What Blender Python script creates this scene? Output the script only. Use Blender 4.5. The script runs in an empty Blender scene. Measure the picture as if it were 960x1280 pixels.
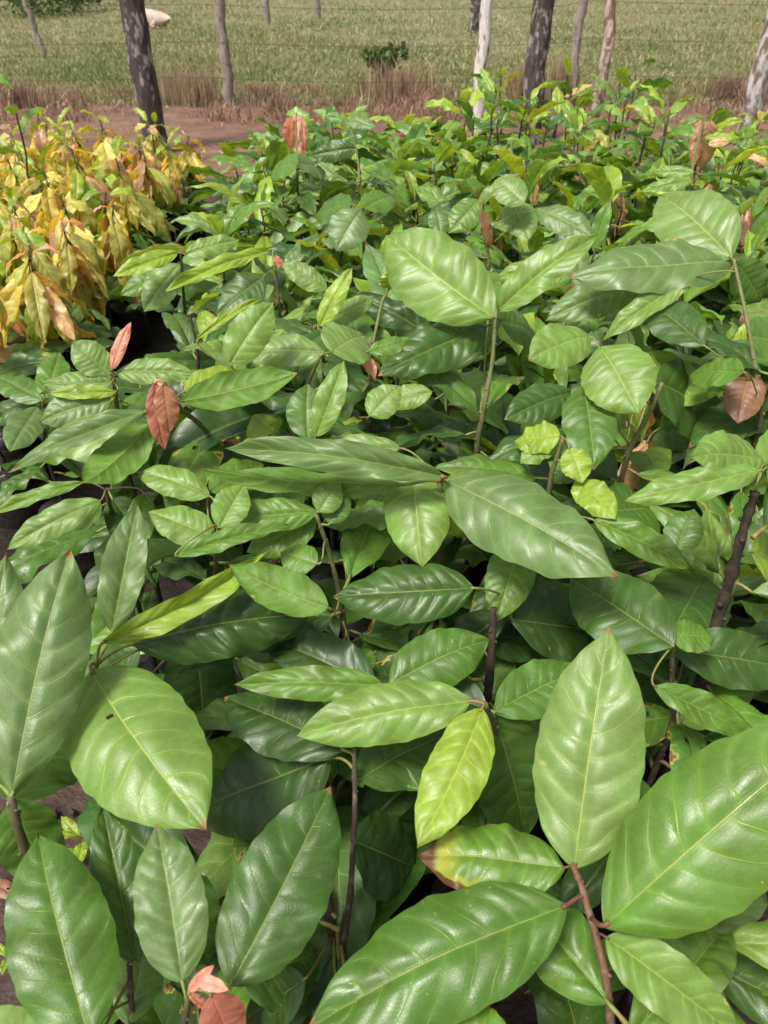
import bpy, math, random
import numpy as np
from mathutils import Vector, Matrix
R = math.radians
rng = random.Random(7)
nrg = np.random.default_rng(7)
scn = bpy.context.scene
COL = scn.collection

# ------------------------------------------------------------------ camera
CAM = Vector((0, 0, 1.5)); PITCH = R(36); F = 961.0
cam_d = bpy.data.cameras.new('camera'); cam = bpy.data.objects.new('camera', cam_d); COL.objects.link(cam)
cam.location = CAM; cam.rotation_euler = (R(90) - PITCH, 0, 0)
cam_d.sensor_fit = 'VERTICAL'; cam_d.sensor_height = 36; cam_d.lens = F / 1280 * 36
cam_d.clip_start = .02; cam_d.clip_end = 2000
cam_d.dof.use_dof = True; cam_d.dof.focus_distance = 1.25; cam_d.dof.aperture_fstop = 9
scn.camera = cam
FW = Vector((0, math.cos(PITCH), -math.sin(PITCH))); UPV = Vector((0, math.sin(PITCH), math.cos(PITCH)))

def ray(px, py):
    return (FW + Vector((1, 0, 0)) * ((px - 480) / F) + UPV * ((640 - py) / F)).normalized()
def at_z(px, py, z):
    r = ray(px, py); return CAM + r * ((z - CAM.z) / r.z)
def at_y(px, py, y):
    r = ray(px, py); return CAM + r * (y / r.y)
def project(P):
    v = P - CAM; d = v.dot(FW)
    return 480 + F * v.x / d, 640 - F * v.dot(UPV) / d, d

# ------------------------------------------------------------------ object helpers
def link(name, me, mat=None, parent=None, kind=None):
    o = bpy.data.objects.new(name, me); COL.objects.link(o)
    if mat is not None and not me.materials:
        for m in (mat if isinstance(mat, (list, tuple)) else [mat]): me.materials.append(m)
    if parent: o.parent = parent
    if kind: o['kind'] = kind
    return o
def tag(o, label, cat, group=None):
    o['label'] = label; o['category'] = cat
    if group: o['group'] = group
    return o
def thing(name, label, cat, loc=(0, 0, 0), rz=0, group=None):
    o = bpy.data.objects.new(name, None); COL.objects.link(o); o.empty_display_size = .05
    o.location = loc; o.rotation_euler = (0, 0, rz)
    return tag(o, label, cat, group)
def mesh_np(name, V, Fc, uv=None, smooth=True, mi=None):
    me = bpy.data.meshes.new(name)
    me.from_pydata([tuple(v) for v in V], [], [tuple(f) for f in Fc])
    if uv is not None:
        l = me.uv_layers.new(name='UVMap')
        idx = np.empty(len(me.loops), dtype=np.int32); me.loops.foreach_get('vertex_index', idx)
        l.data.foreach_set('uv', np.asarray(uv, dtype=np.float32)[idx].ravel())
    if smooth: me.polygons.foreach_set('use_smooth', np.ones(len(me.polygons), dtype=bool))
    if mi is not None: me.polygons.foreach_set('material_index', np.asarray(mi, dtype=np.int32))
    me.update(); return me

class MB:
    def __init__(s): s.V = []; s.F = []; s.M = []
    def tube(s, pts, rad, n=8, cap=True, mi=0, wob=0, rs=None):
        pts = [Vector(p) for p in pts]; b0 = len(s.V)
        if not isinstance(rad, (list, tuple)): rad = [rad] * len(pts)
        ref = Vector((0.3, 1, 0.17)).normalized(); 
        for i, p in enumerate(pts):
            t = (pts[min(i + 1, len(pts) - 1)] - pts[max(i - 1, 0)]).normalized()
            a = t.cross(ref)
            if a.length < .05: a = t.cross(Vector((1, 0, .2)))
            a.normalize(); b = t.cross(a)
            for k in range(n):
                an = 2 * math.pi * k / n
                r = rad[i] * (1 + (wob * (rs or rng).uniform(-1, 1) if wob else 0))
                s.V.append(p + a * math.cos(an) * r + b * math.sin(an) * r)
        for i in range(len(pts) - 1):
            for k in range(n):
                k2 = (k + 1) % n
                s.F.append((b0 + i * n + k, b0 + i * n + k2, b0 + (i + 1) * n + k2, b0 + (i + 1) * n + k)); s.M.append(mi)
        if cap:
            s.F.append(tuple(b0 + k for k in range(n))[::-1]); s.M.append(mi)
            s.F.append(tuple(b0 + (len(pts) - 1) * n + k for k in range(n))); s.M.append(mi)
    def build(s, name, mat=None, parent=None, smooth=True, kind=None):
        return link(name, mesh_np(name, s.V, s.F, mi=s.M, smooth=smooth), mat, parent, kind)

# ------------------------------------------------------------------ materials
class N:
    def __init__(s, name):
        s.m = bpy.data.materials.new(name); s.m.use_nodes = True; s.t = s.m.node_tree; s.t.nodes.clear()
        s.out = s.t.nodes.new('ShaderNodeOutputMaterial')
    def __call__(s, typ, ins=None, **kw):
        n = s.t.nodes.new('ShaderNode' + typ)
        for k, v in kw.items(): setattr(n, k, v)
        for k, v in (ins or {}).items():
            if isinstance(v, bpy.types.NodeSocket): s.t.links.new(v, n.inputs[k])
            else: n.inputs[k].default_value = v
        return n
    def math(s, op, a, b=None, c=None, clamp=False):
        ins = {0: a}
        if b is not None: ins[1] = b
        if c is not None: ins[2] = c
        return s('Math', ins, operation=op, use_clamp=clamp).outputs[0]
    def mix(s, f, a, b, blend='MIX'):
        n = s('Mix', None, data_type='RGBA', blend_type=blend)
        for i, v in ((0, f), (6, a), (7, b)):
            if isinstance(v, bpy.types.NodeSocket): s.t.links.new(v, n.inputs[i])
            else: n.inputs[i].default_value = v if i == 0 or len(v) == 4 else (*v, 1)
        return n.outputs[2]
    def smooth(s, x, lo, hi, a=0., b=1.):
        return s('MapRange', {0: x, 1: lo, 2: hi, 3: a, 4: b}, interpolation_type='SMOOTHSTEP').outputs[0]
    def noise(s, vec, scale, detail=3, rough=.55):
        return s('TexNoise', {'Vector': vec, 'Scale': scale, 'Detail': detail, 'Roughness': rough}).outputs[0]
    def done(s, sh): s.t.links.new(sh, s.out.inputs[0]); return s.m

NV = 8.5
def leaf_material(name, scorch=False, spots=False, worn=False):
    n = N(name)
    oi = n('ObjectInfo'); uv = n('UVMap', uv_map='UVMap').outputs[0]
    sp = n('SeparateXYZ', {0: uv}); x, v = sp.outputs[0], sp.outputs[1]
    u = n.math('MULTIPLY_ADD', x, 2., -1.); au = n.math('ABSOLUTE', u)
    side = n.math('GREATER_THAN', u, 0.)
    rnd = oi.outputs['Random']
    off = n('CombineXYZ', {0: n.math('MULTIPLY', rnd, 37.), 1: n.math('MULTIPLY', rnd, 91.)}).outputs[0]
    uvs = n('VectorMath', {0: uv, 1: (1, 2.4, 1)}, operation='MULTIPLY').outputs[0]
    q = n('VectorMath', {0: uvs, 1: off}, operation='ADD').outputs[0]
    wob = n.math('MULTIPLY_ADD', n.noise(q, 2.2, 1), .07, -.035)
    t = n.math('MULTIPLY_ADD', au, -.055, n.math('ADD', v, wob))
    t = n.math('MULTIPLY_ADD', n.math('MULTIPLY', au, au), -.115, t)
    t = n.math('MULTIPLY_ADD', t, NV, n.math('MULTIPLY', side, .45))
    fr = n.math('FRACT', n.math('ADD', t, 50.))
    d = n.math('MINIMUM', fr, n.math('SUBTRACT', 1., fr))
    vw = n.math('MULTIPLY_ADD', au, -.022, .040)
    vein = n.math('MULTIPLY', n('MapRange', {0: d, 1: 0., 2: vw, 3: 1., 4: 0.}, interpolation_type='SMOOTHSTEP').outputs[0], n.smooth(au, .80, 1., .8, 0.))
    mid = n('MapRange', {0: au, 1: .006, 2: n.math('MULTIPLY_ADD', v, -.012, .034), 3: 1., 4: 0.}, interpolation_type='SMOOTHSTEP').outputs[0]
    # ladder veins, faint
    lad = n.math('SINE', n.math('MULTIPLY', au, 70.)); 
    lad = n.math('MULTIPLY', n.math('POWER', n.math('MULTIPLY_ADD', lad, .5, .5), 6.), n.noise(q, 9., 2))
    vor = n('TexVoronoi', {'Vector': q, 'Scale': 26.}, feature='DISTANCE_TO_EDGE').outputs[0]
    net = n.smooth(vor, .0, .09, 1., 0.)
    big = n.noise(q, 1.7, 2); fine = n.noise(q, 14., 3)
    base = oi.outputs['Color']
    geo = n('NewGeometry')
    c = n('HueSaturation', {'Hue': n.math('MULTIPLY_ADD', big, .03, .485), 'Saturation': 1., 'Value': n.math('MULTIPLY_ADD', big, .9, .55), 'Color': base}).outputs[0]
    c = n('HueSaturation', {'Hue': .5, 'Saturation': 1., 'Value': n.math('MULTIPLY_ADD', fine, .45, .78), 'Color': c}).outputs[0]
    halo = n.smooth(d, .06, .26, 1., 0.)
    lightc = n.mix(1., c, (1.7, 1.5, 1.7, 1), 'MULTIPLY')
    c = n.mix(n.math('MULTIPLY', halo, .22), c, lightc)
    c = n.mix(n.math('MULTIPLY', net, .2), c, lightc)
    veinc = n.mix(1., base, (2.5, 1.95, 1.9, 1), 'MULTIPLY')
    c = n.mix(n.math('MULTIPLY', vein, .72), c, veinc)
    midc = n.mix(.35, veinc, (.42, .36, .12))
    c = n.mix(n.math('MULTIPLY', mid, .7), c, midc)
    # yellow flecks
    vo2 = n('TexVoronoi', {'Vector': q, 'Scale': 9.5 if spots else 6.})
    fl = n.math('MULTIPLY', n.smooth(vo2.outputs[0], .05, .12 if spots else .09, 1., 0.), n.math('GREATER_THAN', n('SeparateXYZ', {0: vo2.outputs[1]}).outputs[0], .62 if spots else .80))
    c = n.mix(n.math('MULTIPLY', fl, .6), c, (.36, .34, .06))
    # fine dust and dried droplets
    vo3 = n('TexVoronoi', {'Vector': q, 'Scale': 60.})
    dust = n.math('MULTIPLY', n.smooth(vo3.outputs[0], .04, .16, 1., 0.), n.math('GREATER_THAN', n('SeparateXYZ', {0: vo3.outputs[1]}).outputs[1], .8))
    c = n.mix(n.math('MULTIPLY', dust, .35), c, (.42, .44, .36))
    c = n.mix(n.math('MULTIPLY', n.smooth(n.noise(q, 3.7, 4), .55, .75), .28), c, (.23, .26, .15))
    if worn or spots:
        e = n.math('ADD', n.math('MULTIPLY', n.noise(q, 2.6, 4), 1.1), n.math('MULTIPLY', au, .42 if worn else .16))
        lo = .99 if worn else .90
        c = n.mix(n.smooth(e, lo - .06, lo), c, (.33, .32, .06)); c = n.mix(n.smooth(e, lo + .01, lo + .04), c, (.16, .075, .032))
    # brown drip tip on some leaves
    hasb = n.math('GREATER_THAN', n.math('FRACT', n.math('MULTIPLY', rnd, 13.7)), .45)
    tip = n.math('MULTIPLY', n.smooth(n.math('MULTIPLY_ADD', fine, .03, v), .970, .988), hasb)
    c = n.mix(tip, c, (.25, .155, .055))
    if scorch:
        e = n.math('ADD', n.math('MULTIPLY', au, n.math('LESS_THAN', u, 0.)), n.math('MULTIPLY', n.noise(q, 4., 3), .55))
        e = n.math('MAXIMUM', n.math('MULTIPLY', e, n.smooth(v, .30, .55)), n.math('MULTIPLY_ADD', v, 1.25, -.02))
        c = n.mix(n.smooth(e, .78, 1.0), c, (.30, .33, .04)); c = n.mix(n.smooth(e, 1.02, 1.10), c, (.115, .052, .022))
    back = n.mix(1., c, (1.5, 1.38, 1.25, 1), 'MULTIPLY')
    c = n.mix(geo.outputs['Backfacing'], c, back)
    h = n.math('ADD', n.math('MULTIPLY', vein, -.55), n.math('MULTIPLY', mid, -.9))
    h = n.math('ADD', h, n.math('MULTIPLY', n.noise(q, 7., 2), .35)); h = n.math('ADD', h, n.math('MULTIPLY', net, -.07)); h = n.math('ADD', h, n.math('MULTIPLY', lad, -.06))
    bump = n('Bump', {'Strength': .5, 'Distance': .0015, 'Height': h}).outputs[0]
    ro = n.math('MULTIPLY_ADD', n.noise(q, 3., 3), .36, .21)
    ro = n.math('ADD', ro, n.math('MULTIPLY', geo.outputs['Backfacing'], .2))
    pr = n('BsdfPrincipled', {'Base Color': c, 'Roughness': ro, 'Normal': bump, 'IOR': 1.5})
    tc = n.mix(1., c, (2.3, 2.0, .9, 1), 'MULTIPLY')
    tr = n('BsdfTranslucent', {'Color': tc, 'Normal': bump})
    return n.done(n('MixShader', {0: .22, 1: pr.outputs[0], 2: tr.outputs[0]}).outputs[0])

def simple(name, col, rough=.7, col2=None, scale=8., bump=.3, dist=.004, stretch=(1, 1, 1), coat=0., thr=(.35, .65), spec=.4, coords='Object', rand=0., detail=4):
    n = N(name); tc = n('TexCoord').outputs[coords]
    if coords == 'Object' and rand:
        tc = n('VectorMath', {0: tc, 1: n('CombineXYZ', {0: n.math('MULTIPLY', n('ObjectInfo').outputs['Random'], 50.)}).outputs[0]}, operation='ADD').outputs[0]
    q = n('VectorMath', {0: tc, 1: stretch}, operation='MULTIPLY').outputs[0]
    f = n.noise(q, scale, detail); f2 = n.noise(q, scale * 5, 3)
    c = n.mix(n.smooth(f, *thr), col, col2 or tuple(.6 * a for a in col))
    c = n('HueSaturation', {'Hue': .5, 'Saturation': 1., 'Value': n.math('MULTIPLY_ADD', f2, .9, .55), 'Color': c}).outputs[0]
    b = n('Bump', {'Strength': bump, 'Distance': dist, 'Height': n.math('MULTIPLY_ADD', f2, .5, f)}).outputs[0]
    return n.done(n('BsdfPrincipled', {'Base Color': c, 'Roughness': rough, 'Normal': b, 'Coat Weight': coat, 'Specular IOR Level': spec}).outputs[0])

M_LEAF = leaf_material('leaf_blade'); M_SPOT = leaf_material('leaf_flecked', spots=True); M_SCORCH = leaf_material('leaf_scorched', scorch=True); M_WORN = leaf_material('leaf_worn', worn=True)
M_PET = simple('petiole', (.17, .22, .05), .5, (.20, .13, .05), 30., .1)
M_SHOOT = simple('green_shoot', (.13, .17, .045), .5, (.16, .10, .045), 22., .2)
M_RED = simple('reddish_shoot', (.145, .068, .036), .6, (.09, .04, .025), 40., .3)
M_STEM = simple('woody_stem', (.055, .036, .026), .8, (.022, .015, .012), 60., .6, .003)
def stem_mat(name, lo, hi, z0, z1):
    n = N(name); tc = n('TexCoord'); z = n('SeparateXYZ', {0: tc.outputs['Object']}).outputs[2]
    q = n('VectorMath', {0: tc.outputs['Object'], 1: (1, 1, .5)}, operation='MULTIPLY').outputs[0]
    f = n.noise(q, 90., 5); f2 = n.noise(q, 30., 3)
    g = n.smooth(n.math('MULTIPLY_ADD', f2, .16, z), z0, z1)
    c = n.mix(g, lo, hi); c = n.mix(n.math('MULTIPLY', n.smooth(f, .52, .66), .55), c, (.15, .115, .085))
    c = n('HueSaturation', {'Hue': .5, 'Saturation': 1., 'Value': n.math('MULTIPLY_ADD', f, 1.2, .4), 'Color': c}).outputs[0]
    b = n('Bump', {'Strength': .6, 'Distance': .002, 'Height': f}).outputs[0]
    return n.done(n('BsdfPrincipled', {'Base Color': c, 'Roughness': .7, 'Normal': b}).outputs[0])
M_GRAD = stem_mat('stem_bark', (.045, .030, .022), (.13, .14, .045), .72, 1.0)
M_GRADR = stem_mat('stem_reddish', (.055, .032, .022), (.135, .066, .036), .60, .78)
M_BAG = simple('polybag', (.012, .012, .013), .32, (.03, .024, .02), 12., .5, .01, spec=.5)
M_SOIL = simple('potting_soil', (.05, .032, .022), .9, (.02, .013, .01), 30., .8, .01)

# ------------------------------------------------------------------ leaf geometry
_pv = np.array([0, .02, .06, .13, .24, .38, .52, .66, .78, .87, .92, .955, .98, 1.])
_pw = np.array([.05, .19, .40, .65, .88, 1., .98, .85, .61, .35, .19, .095, .04, .004])
_pf = np.array([.05, .21, .45, .71, .91, 1., 1., .93, .76, .52, .33, .17, .065, .004])
def _outline(v, sh, full=0.):
    vv = np.clip(v, 0, 1) ** sh
    # smooth the piecewise profile
    acc = 0
    for k, wt in ((-.03, .25), (0, .5), (.03, .25)):
        acc = acc + wt * np.interp(np.clip(vv + k * np.minimum(vv, 1 - vv) * 4, 0, 1), _pv, _pw * (1 - full) + _pf * full)
    return acc
def leaf_arrays(nv=44, nu=16, L=1., W=.4, sh=1., droop=.4, fold=.12, curl=.1, wave=.02, wk=2.6, quilt=.012, twist=0., sway=0., seed=0, hole=None, jag=.012, full=.25):
    r = np.random.default_rng(seed); ph = r.uniform(0, 6.28, 6)
    v = np.linspace(0, 1, nv + 1); v = v ** .92
    u = np.linspace(-1, 1, nu + 1)
    ang = -droop * (v ** 1.3) + .35 * droop
    dv = np.diff(v, prepend=0)
    yc = np.cumsum(np.cos(ang) * dv) * L; zc = np.cumsum(np.sin(ang) * dv) * L
    yc -= yc[0]; zc -= zc[0]
    w = _outline(v, sh, full) * W / 2
    Vv, Uu = np.meshgrid(v, u, indexing='ij'); au = np.abs(Uu)
    edge = 1 + jag * np.sin(Vv * 31 + ph[0] + Uu) * au + jag * np.sin(Vv * 57 + ph[1]) * au
    lx = Uu * w[:, None] * edge
    wig = .07 * 0
    t = (Vv + .018 * np.sin(Vv * 11 + ph[3]) - .055 * au - .115 * au ** 2) * NV + np.where(Uu > 0, .45, 0)
    fr = t - np.floor(t)
    bulge = (np.abs(np.sin(np.pi * fr)) ** .5) * np.minimum(au * 4, 1) * (1 - au ** 4) * np.minimum(w[:, None] / (W / 2) * 1.3, 1)
    h = quilt * bulge * L
    h = h + fold * au * w[:, None] - curl * (au ** 2.2) * w[:, None]
    h = h + wave * L * (au ** 1.7) * (np.sin(6.28 * wk * Vv + ph[2] + np.where(Uu > 0, ph[3], 0)) + .5 * np.sin(6.28 * wk * 1.9 * Vv + ph[4])) * np.sin(np.pi * np.clip(Vv, 0, 1)) ** .5
    h = h + .010 * L * np.sin(Vv * 9 + ph[5]) * np.sin(Uu * 3 + ph[1])
    h = h - .006 * L * np.exp(-(Uu * w[:, None] / (.02 * L)) ** 2)
    tw = twist * Vv
    X = lx * np.cos(tw) - h * np.sin(tw); Hn = lx * np.sin(tw) + h * np.cos(tw)
    X = X + sway * L * (Vv ** 2 - Vv)
    ca, sa = np.cos(ang)[:, None], np.sin(ang)[:, None]
    P = np.stack([X, yc[:, None] - sa * Hn, zc[:, None] + ca * Hn], -1)
    UV = np.stack([(Uu + 1) / 2, Vv], -1)
    idx = np.arange((nv + 1) * (nu + 1)).reshape(nv + 1, nu + 1)
    Fc = np.stack([idx[:-1, :-1], idx[:-1, 1:], idx[1:, 1:], idx[1:, :-1]], -1)
    if hole is not None:
        hv, hu, rv, ru = hole
        cv = (Vv[:-1, :-1] + Vv[1:, 1:]) / 2; cu = (Uu[:-1, :-1] + Uu[1:, 1:]) / 2
        keep = ((cv - hv) / rv) ** 2 + ((cu - hu) / ru) ** 2 > 1
        Fc = Fc[keep]
    return P.reshape(-1, 3), Fc.reshape(-1, 4), UV.reshape(-1, 2)

# colours of the leaves (base colours)
C = dict(dark=(.026, .066, .011), deep=(.040, .098, .014), mid=(.062, .144, .018), green=(.086, .184, .022), light=(.130, .238, .040),
         pale=(.135, .232, .054), dusty_sheen=(.100, .180, .050), lime=(.20, .30, .028), yellow=(.46, .40, .08), olive=(.29, .295, .055), orange=(.40, .27, .12),  # palest greens hold whitish sky sheen painted into the colour, besides some dust
         tan=(.36, .22, .12), coral=(.50, .21, .14), red=(.30, .10, .065), brown=(.20, .10, .05), rust=(.30, .135, .07), pink=(.58, .29, .22))
def jit(c, s=.15):
    k = 1 + rng.uniform(-s, s); return (c[0] * k * (1 + rng.uniform(-s, s) * .5), c[1] * k, c[2] * k, 1)

# ------------------------------------------------------------------ hero leaves (each gets its own distance, size and pose)
label_dbg = False
GW, GH = 240, 320
zbuf = np.full((GH, GW), 1e9)
def splat(P, r=1):
    v = P - np.array(CAM); d = v @ np.array(FW); ok = d > .05
    x = (480 + F * v[:, 0] / np.where(ok, d, 1)) / 4; y = (640 - F * (v @ np.array(UPV)) / np.where(ok, d, 1)) / 4
    for ox in range(-r, r + 1):
        for oy in range(-r, r + 1):
            xi = (x + ox).astype(int); yi = (y + oy).astype(int)
            k = ok & (xi >= 0) & (xi < GW) & (yi >= 0) & (yi < GH)
            np.minimum.at(zbuf, (yi[k], xi[k]), d[k])
def in_front(P, tol=.01):
    v = P - np.array(CAM); d = v @ np.array(FW)
    dd = np.maximum(d, .05)
    xi = ((480 + F * v[:, 0] / dd) / 4).astype(int); yi = ((640 - F * (v @ np.array(UPV)) / dd) / 4).astype(int)
    k = (d > .05) & (xi >= 0) & (xi < GW) & (yi >= 0) & (yi < GH)
    if not k.any(): return 0., d.min(), 0
    z = zbuf[yi[k], xi[k]]
    return float(((z < 1e8) & (d[k] < z + tol)).sum()) / len(P), d.min(), k.sum() / len(P)

def hero_leaf(root, base, tip, Wpx, z, col, ratio=2.5, slope=-15, roll=0, under=False, mat=None, facing=.6, seed=None, far=None, name='leaf', **kw):
    P0 = at_z(*base, z); d0 = project(P0)[2]
    Wd = Wpx * d0 / F
    r = ray(*tip); rel = P0 - CAM
    tmid = rel.dot(r); hmin2 = rel.length_squared - tmid * tmid
    Ld = max(ratio * Wd, math.sqrt(max(hmin2, 0)) * 1.02)
    s = math.sqrt(max(Ld * Ld - hmin2, 0))
    cands = [CAM + r * (tmid - s), CAM + r * (tmid + s)]
    sl = lambda p: math.degrees(math.asin(max(-1, min(1, (p.z - P0.z) / (p - P0).length))))
    P1 = min(cands, key=lambda p: abs(sl(p) - slope)) if far is None else cands[1 if far else 0]
    ax = (P1 - P0); L = ax.length; ax.normalize()
    mid = (P0 + P1) / 2; toc = (CAM - mid).normalized()
    n0 = toc * facing + Vector((0, 0, 1)) * (1 - facing)
    if roll: n0 = Matrix.Rotation(R(roll), 3, ax) @ (n0 - ax * n0.dot(ax)).normalized()
    n0 = (n0 - ax * n0.dot(ax)).normalized()
    sd = ax.cross(n0)
    # real width from the width in view
    pa = ax - toc * ax.dot(toc); pa.normalize(); per = toc.cross(pa)
    fac = max(abs(sd.dot(per)), .45); dm = project(mid)[2]
    W = Wpx * dm / F / fac
    if under: n0 = -n0; sd = -sd
    sd0 = seed if seed is not None else rng.randrange(9999)
    q_ = random.Random(sd0); p = dict(full=q_.uniform(.4, .8), droop=.4, fold=.10, curl=.18, wave=.02, quilt=.007, sh=q_.uniform(.92, 1.1), sway=q_.uniform(-.10, .10), twist=q_.uniform(-.25, .25)); p.update(kw); p['quilt'] *= 1.05
    V, Fc, UV = leaf_arrays(104, 32, 1., W / L, seed=sd0, **p)
    # bring the bent blade's chord onto base -> tip
    tipv = V[104 * 33 + 16]; a = math.atan2(tipv[2], tipv[1]); ca, sa = math.cos(a), math.sin(a)
    V = np.stack([V[:, 0], V[:, 1] * ca + V[:, 2] * sa, -V[:, 1] * sa + V[:, 2] * ca], -1) * (L / math.hypot(tipv[1], tipv[2]))
    B = np.array([sd, ax, n0]).T
    Wd_ = V @ B.T + np.array(P0)
    splat(Wd_)
    if label_dbg: print('DBG', base, tip, 'slope', round(sl(P1)), 'L', round(L, 3), 'W', round(W, 3), 'n.toc', round(n0.dot(toc), 2), 'nz', round(n0.z, 2))
    me = mesh_np('leaf', Wd_ - np.array(root.location), Fc, UV)
    me.materials.append(mat or (M_SPOT if sd0 % 4 == 0 else M_LEAF))
    o = link(name, me, None, root); c = C[col] if isinstance(col, str) else col; o.color = (*c, 1)
    o['base'] = [float(a) for a in P0]; o['ax'] = [float(a) for a in ax]; o['nn'] = [float(a) for a in n0]
    return o, P0, ax, L

hero_bases = []; 
def poly_near(poly, p):
    best = None
    for a, b in zip(poly[:-1], poly[1:]):
        t = max(0, min(1, (p - a).dot(b - a) / max((b - a).length_squared, 1e-9))); q = a + (b - a) * t
        if best is None or (p - q).length < best[0]: best = ((p - q).length, q, (b - a).normalized())
    return best
def bez(a, b, c, d, n=9):
    return [a * (1 - t) ** 3 + b * 3 * t * (1 - t) ** 2 + c * 3 * t * t * (1 - t) + d * t ** 3 for t in [i / n for i in range(n + 1)]]

def make_bag():
    m = MB(); n = 20; H = [0, .03, .08, .14, .19, .225, .23, .215]; RR = [.062, .074, .078, .074, .077, .078, .074, .070]
    r = random.Random(3)
    m.tube([(0, 0, h) for h in H], RR, n, False, 0, .06, r)
    return mesh_np('polybag', m.V, m.F)
def make_soil():
    r = random.Random(5); V = [(0, 0, .212)]; n = 14
    for i, rr in enumerate((.03, .055, .073)):
        for k in range(n): V.append((rr * math.cos(6.283 * k / n), rr * math.sin(6.283 * k / n), .208 + r.uniform(-.008, .008)))
    Fc = [(0, 1 + k, 1 + (k + 1) % n) for k in range(n)]
    for i in range(2):
        for k in range(n):
            a = 1 + i * n; Fc.append((a + k, a + n + k, a + n + (k + 1) % n, a + (k + 1) % n))
    return mesh_np('potting_soil', V, Fc)
BAG = make_bag(); BAG.materials.append(M_BAG); SOIL = make_soil(); SOIL.materials.append(M_SOIL)
def pot(root, rz=0):
    b = link('polybag', BAG, None, root); b.rotation_euler.z = rz
    s = link('potting_soil', SOIL, None, b)

def hero_plant(label, leaves, stem=None, rad=.0045, shoot=True, stub=False, reds=False, knob=False):
    """leaves: list of (base, tip, width, z, colour, options); stem: list of (px, py, z)"""
    bases = [at_z(*l[0], l[3]) for l in leaves]
    if stem: top = [at_z(x, y, z) for x, y, z in stem]
    else:
        m = sum(bases, Vector()) / len(bases); top = [m + Vector((.004, .03, -.16)), m + Vector((0, .012, -.015))]
    g = Vector((top[0].x, top[0].y + .015, 0))
    # keep the bag clear of its neighbours
    root = thing('cacao_seedling', label, 'seedling', g)
    hero_bases.append(g.copy())
    poly = [Vector((g.x, g.y, .19)), Vector((g.x, g.y, max(.24, top[0].z - .22)))] + top if top[0].z > .45 else [Vector((g.x, g.y, .19))] + top
    pts = []
    for i in range(len(poly) - 1):
        for k in range(6): pts.append(poly[i].lerp(poly[i + 1], k / 6))
    pts.append(poly[-1])
    pts2 = [pts[0]] + [(pts[i - 1] + pts[i] * 2 + pts[i + 1]) / 4 for i in range(1, len(pts) - 1)] + [pts[-1]]
    nn = len(pts2); cut = nn if stub or not shoot else int(nn * .62)
    rr = [rad * (1.7 - .9 * i / nn) * (1 + .16 * ((i % 3) == 0)) * (1 + rng.uniform(-.08, .08)) for i in range(nn)]
    rr = [a * (1.3 if k % 4 == 0 else 1) * .86 if knob else a * .86 for k, a in enumerate(rr)]
    splat(np.array([tuple(p) for p in pts2[int(nn * .6):]]), 0)
    m = MB(); m.tube([p - g for p in pts2], rr, 10, True, 0, .13 if knob else .06)
    for k in range(8, nn - 1, 2):      # leaf scars
        a = k * 2.4; dv = Vector((math.cos(a), math.sin(a), .25)) * rr[k]
        m.tube([pts2[k] - g + dv * .7, pts2[k] - g + dv * 1.25, pts2[k] - g + dv * 1.4 + Vector((0, 0, rr[k] * .2))], [rr[k] * .5, rr[k] * .42, rr[k] * .25], 6)
    m.build('stem', M_GRADR if reds else (M_STEM if stub or not shoot else M_GRAD), root)
    pot(root, rng.uniform(0, 6))
    for l, P0 in zip(leaves, bases):
        o, P0, ax, L = hero_leaf(root, l[0], l[1], l[2], l[3], l[4], **(l[5] if len(l) > 5 else {}))
        dist, q, td = poly_near(pts2[nn // 3:], P0)
        if dist > .09:
            zt = max(P0.z - .75 * dist, pts2[4].z); q = min(pts2, key=lambda p: abs(p.z - zt)); dist = (P0 - q).length; td = ((P0 - q).normalized() + Vector((0, 0, .3))).normalized()
        rp = max(.0014, min(.0026, L * .0085))

        cv = bez(q, q + td * min(dist * .2, .012) + (P0 - q) * .3, P0 - ax * min(dist * .3, .018), P0 + ax * L * .02)
        pm = MB(); pm.tube([p - g for p in cv], [rp * (1.15 if i in (0, 1, 8, 9) else .95) for i in range(10)], 7)
        pm.build('petiole', M_RED if reds else M_PET, o)
    return root, pts2

exec_heroes = []
HP = hero_plant
# --- nearest seedlings
HP('nearest seedling, reddish shoot with four big green leaves spreading like a star', [
    ((718, 1085), (762, 783), 130, .74, 'pale', dict(ratio=2.25, slope=25, quilt=.010, curl=.25, fold=.05, sway=.03, facing=.75)),
    ((756, 1158), (1050, 905), 165, .735, 'green', dict(ratio=2.3, slope=5, quilt=.008, curl=.3, fold=.0, wave=.01, facing=.7)),
    ((708, 1132), (385, 1285), 138, .73, 'mid', dict(ratio=2.4, slope=-5, quilt=.010, wave=.02, curl=.28, mat=M_SPOT, facing=.65)),
    ((706, 1085), (522, 1072), 84, .735, 'green', dict(ratio=2.2, slope=-10, wave=.035, wk=3.2, quilt=.012, mat=M_SCORCH, curl=.35, roll=15)),
    ((758, 1172), (925, 1300), 75, .715, 'light', dict(slope=-30, fold=.5, roll=10)),
], stem=[(768, 1330, .58), (757, 1215, .68), (728, 1110, .73), (716, 1082, .742)], rad=.0040, reds=True)
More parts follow.
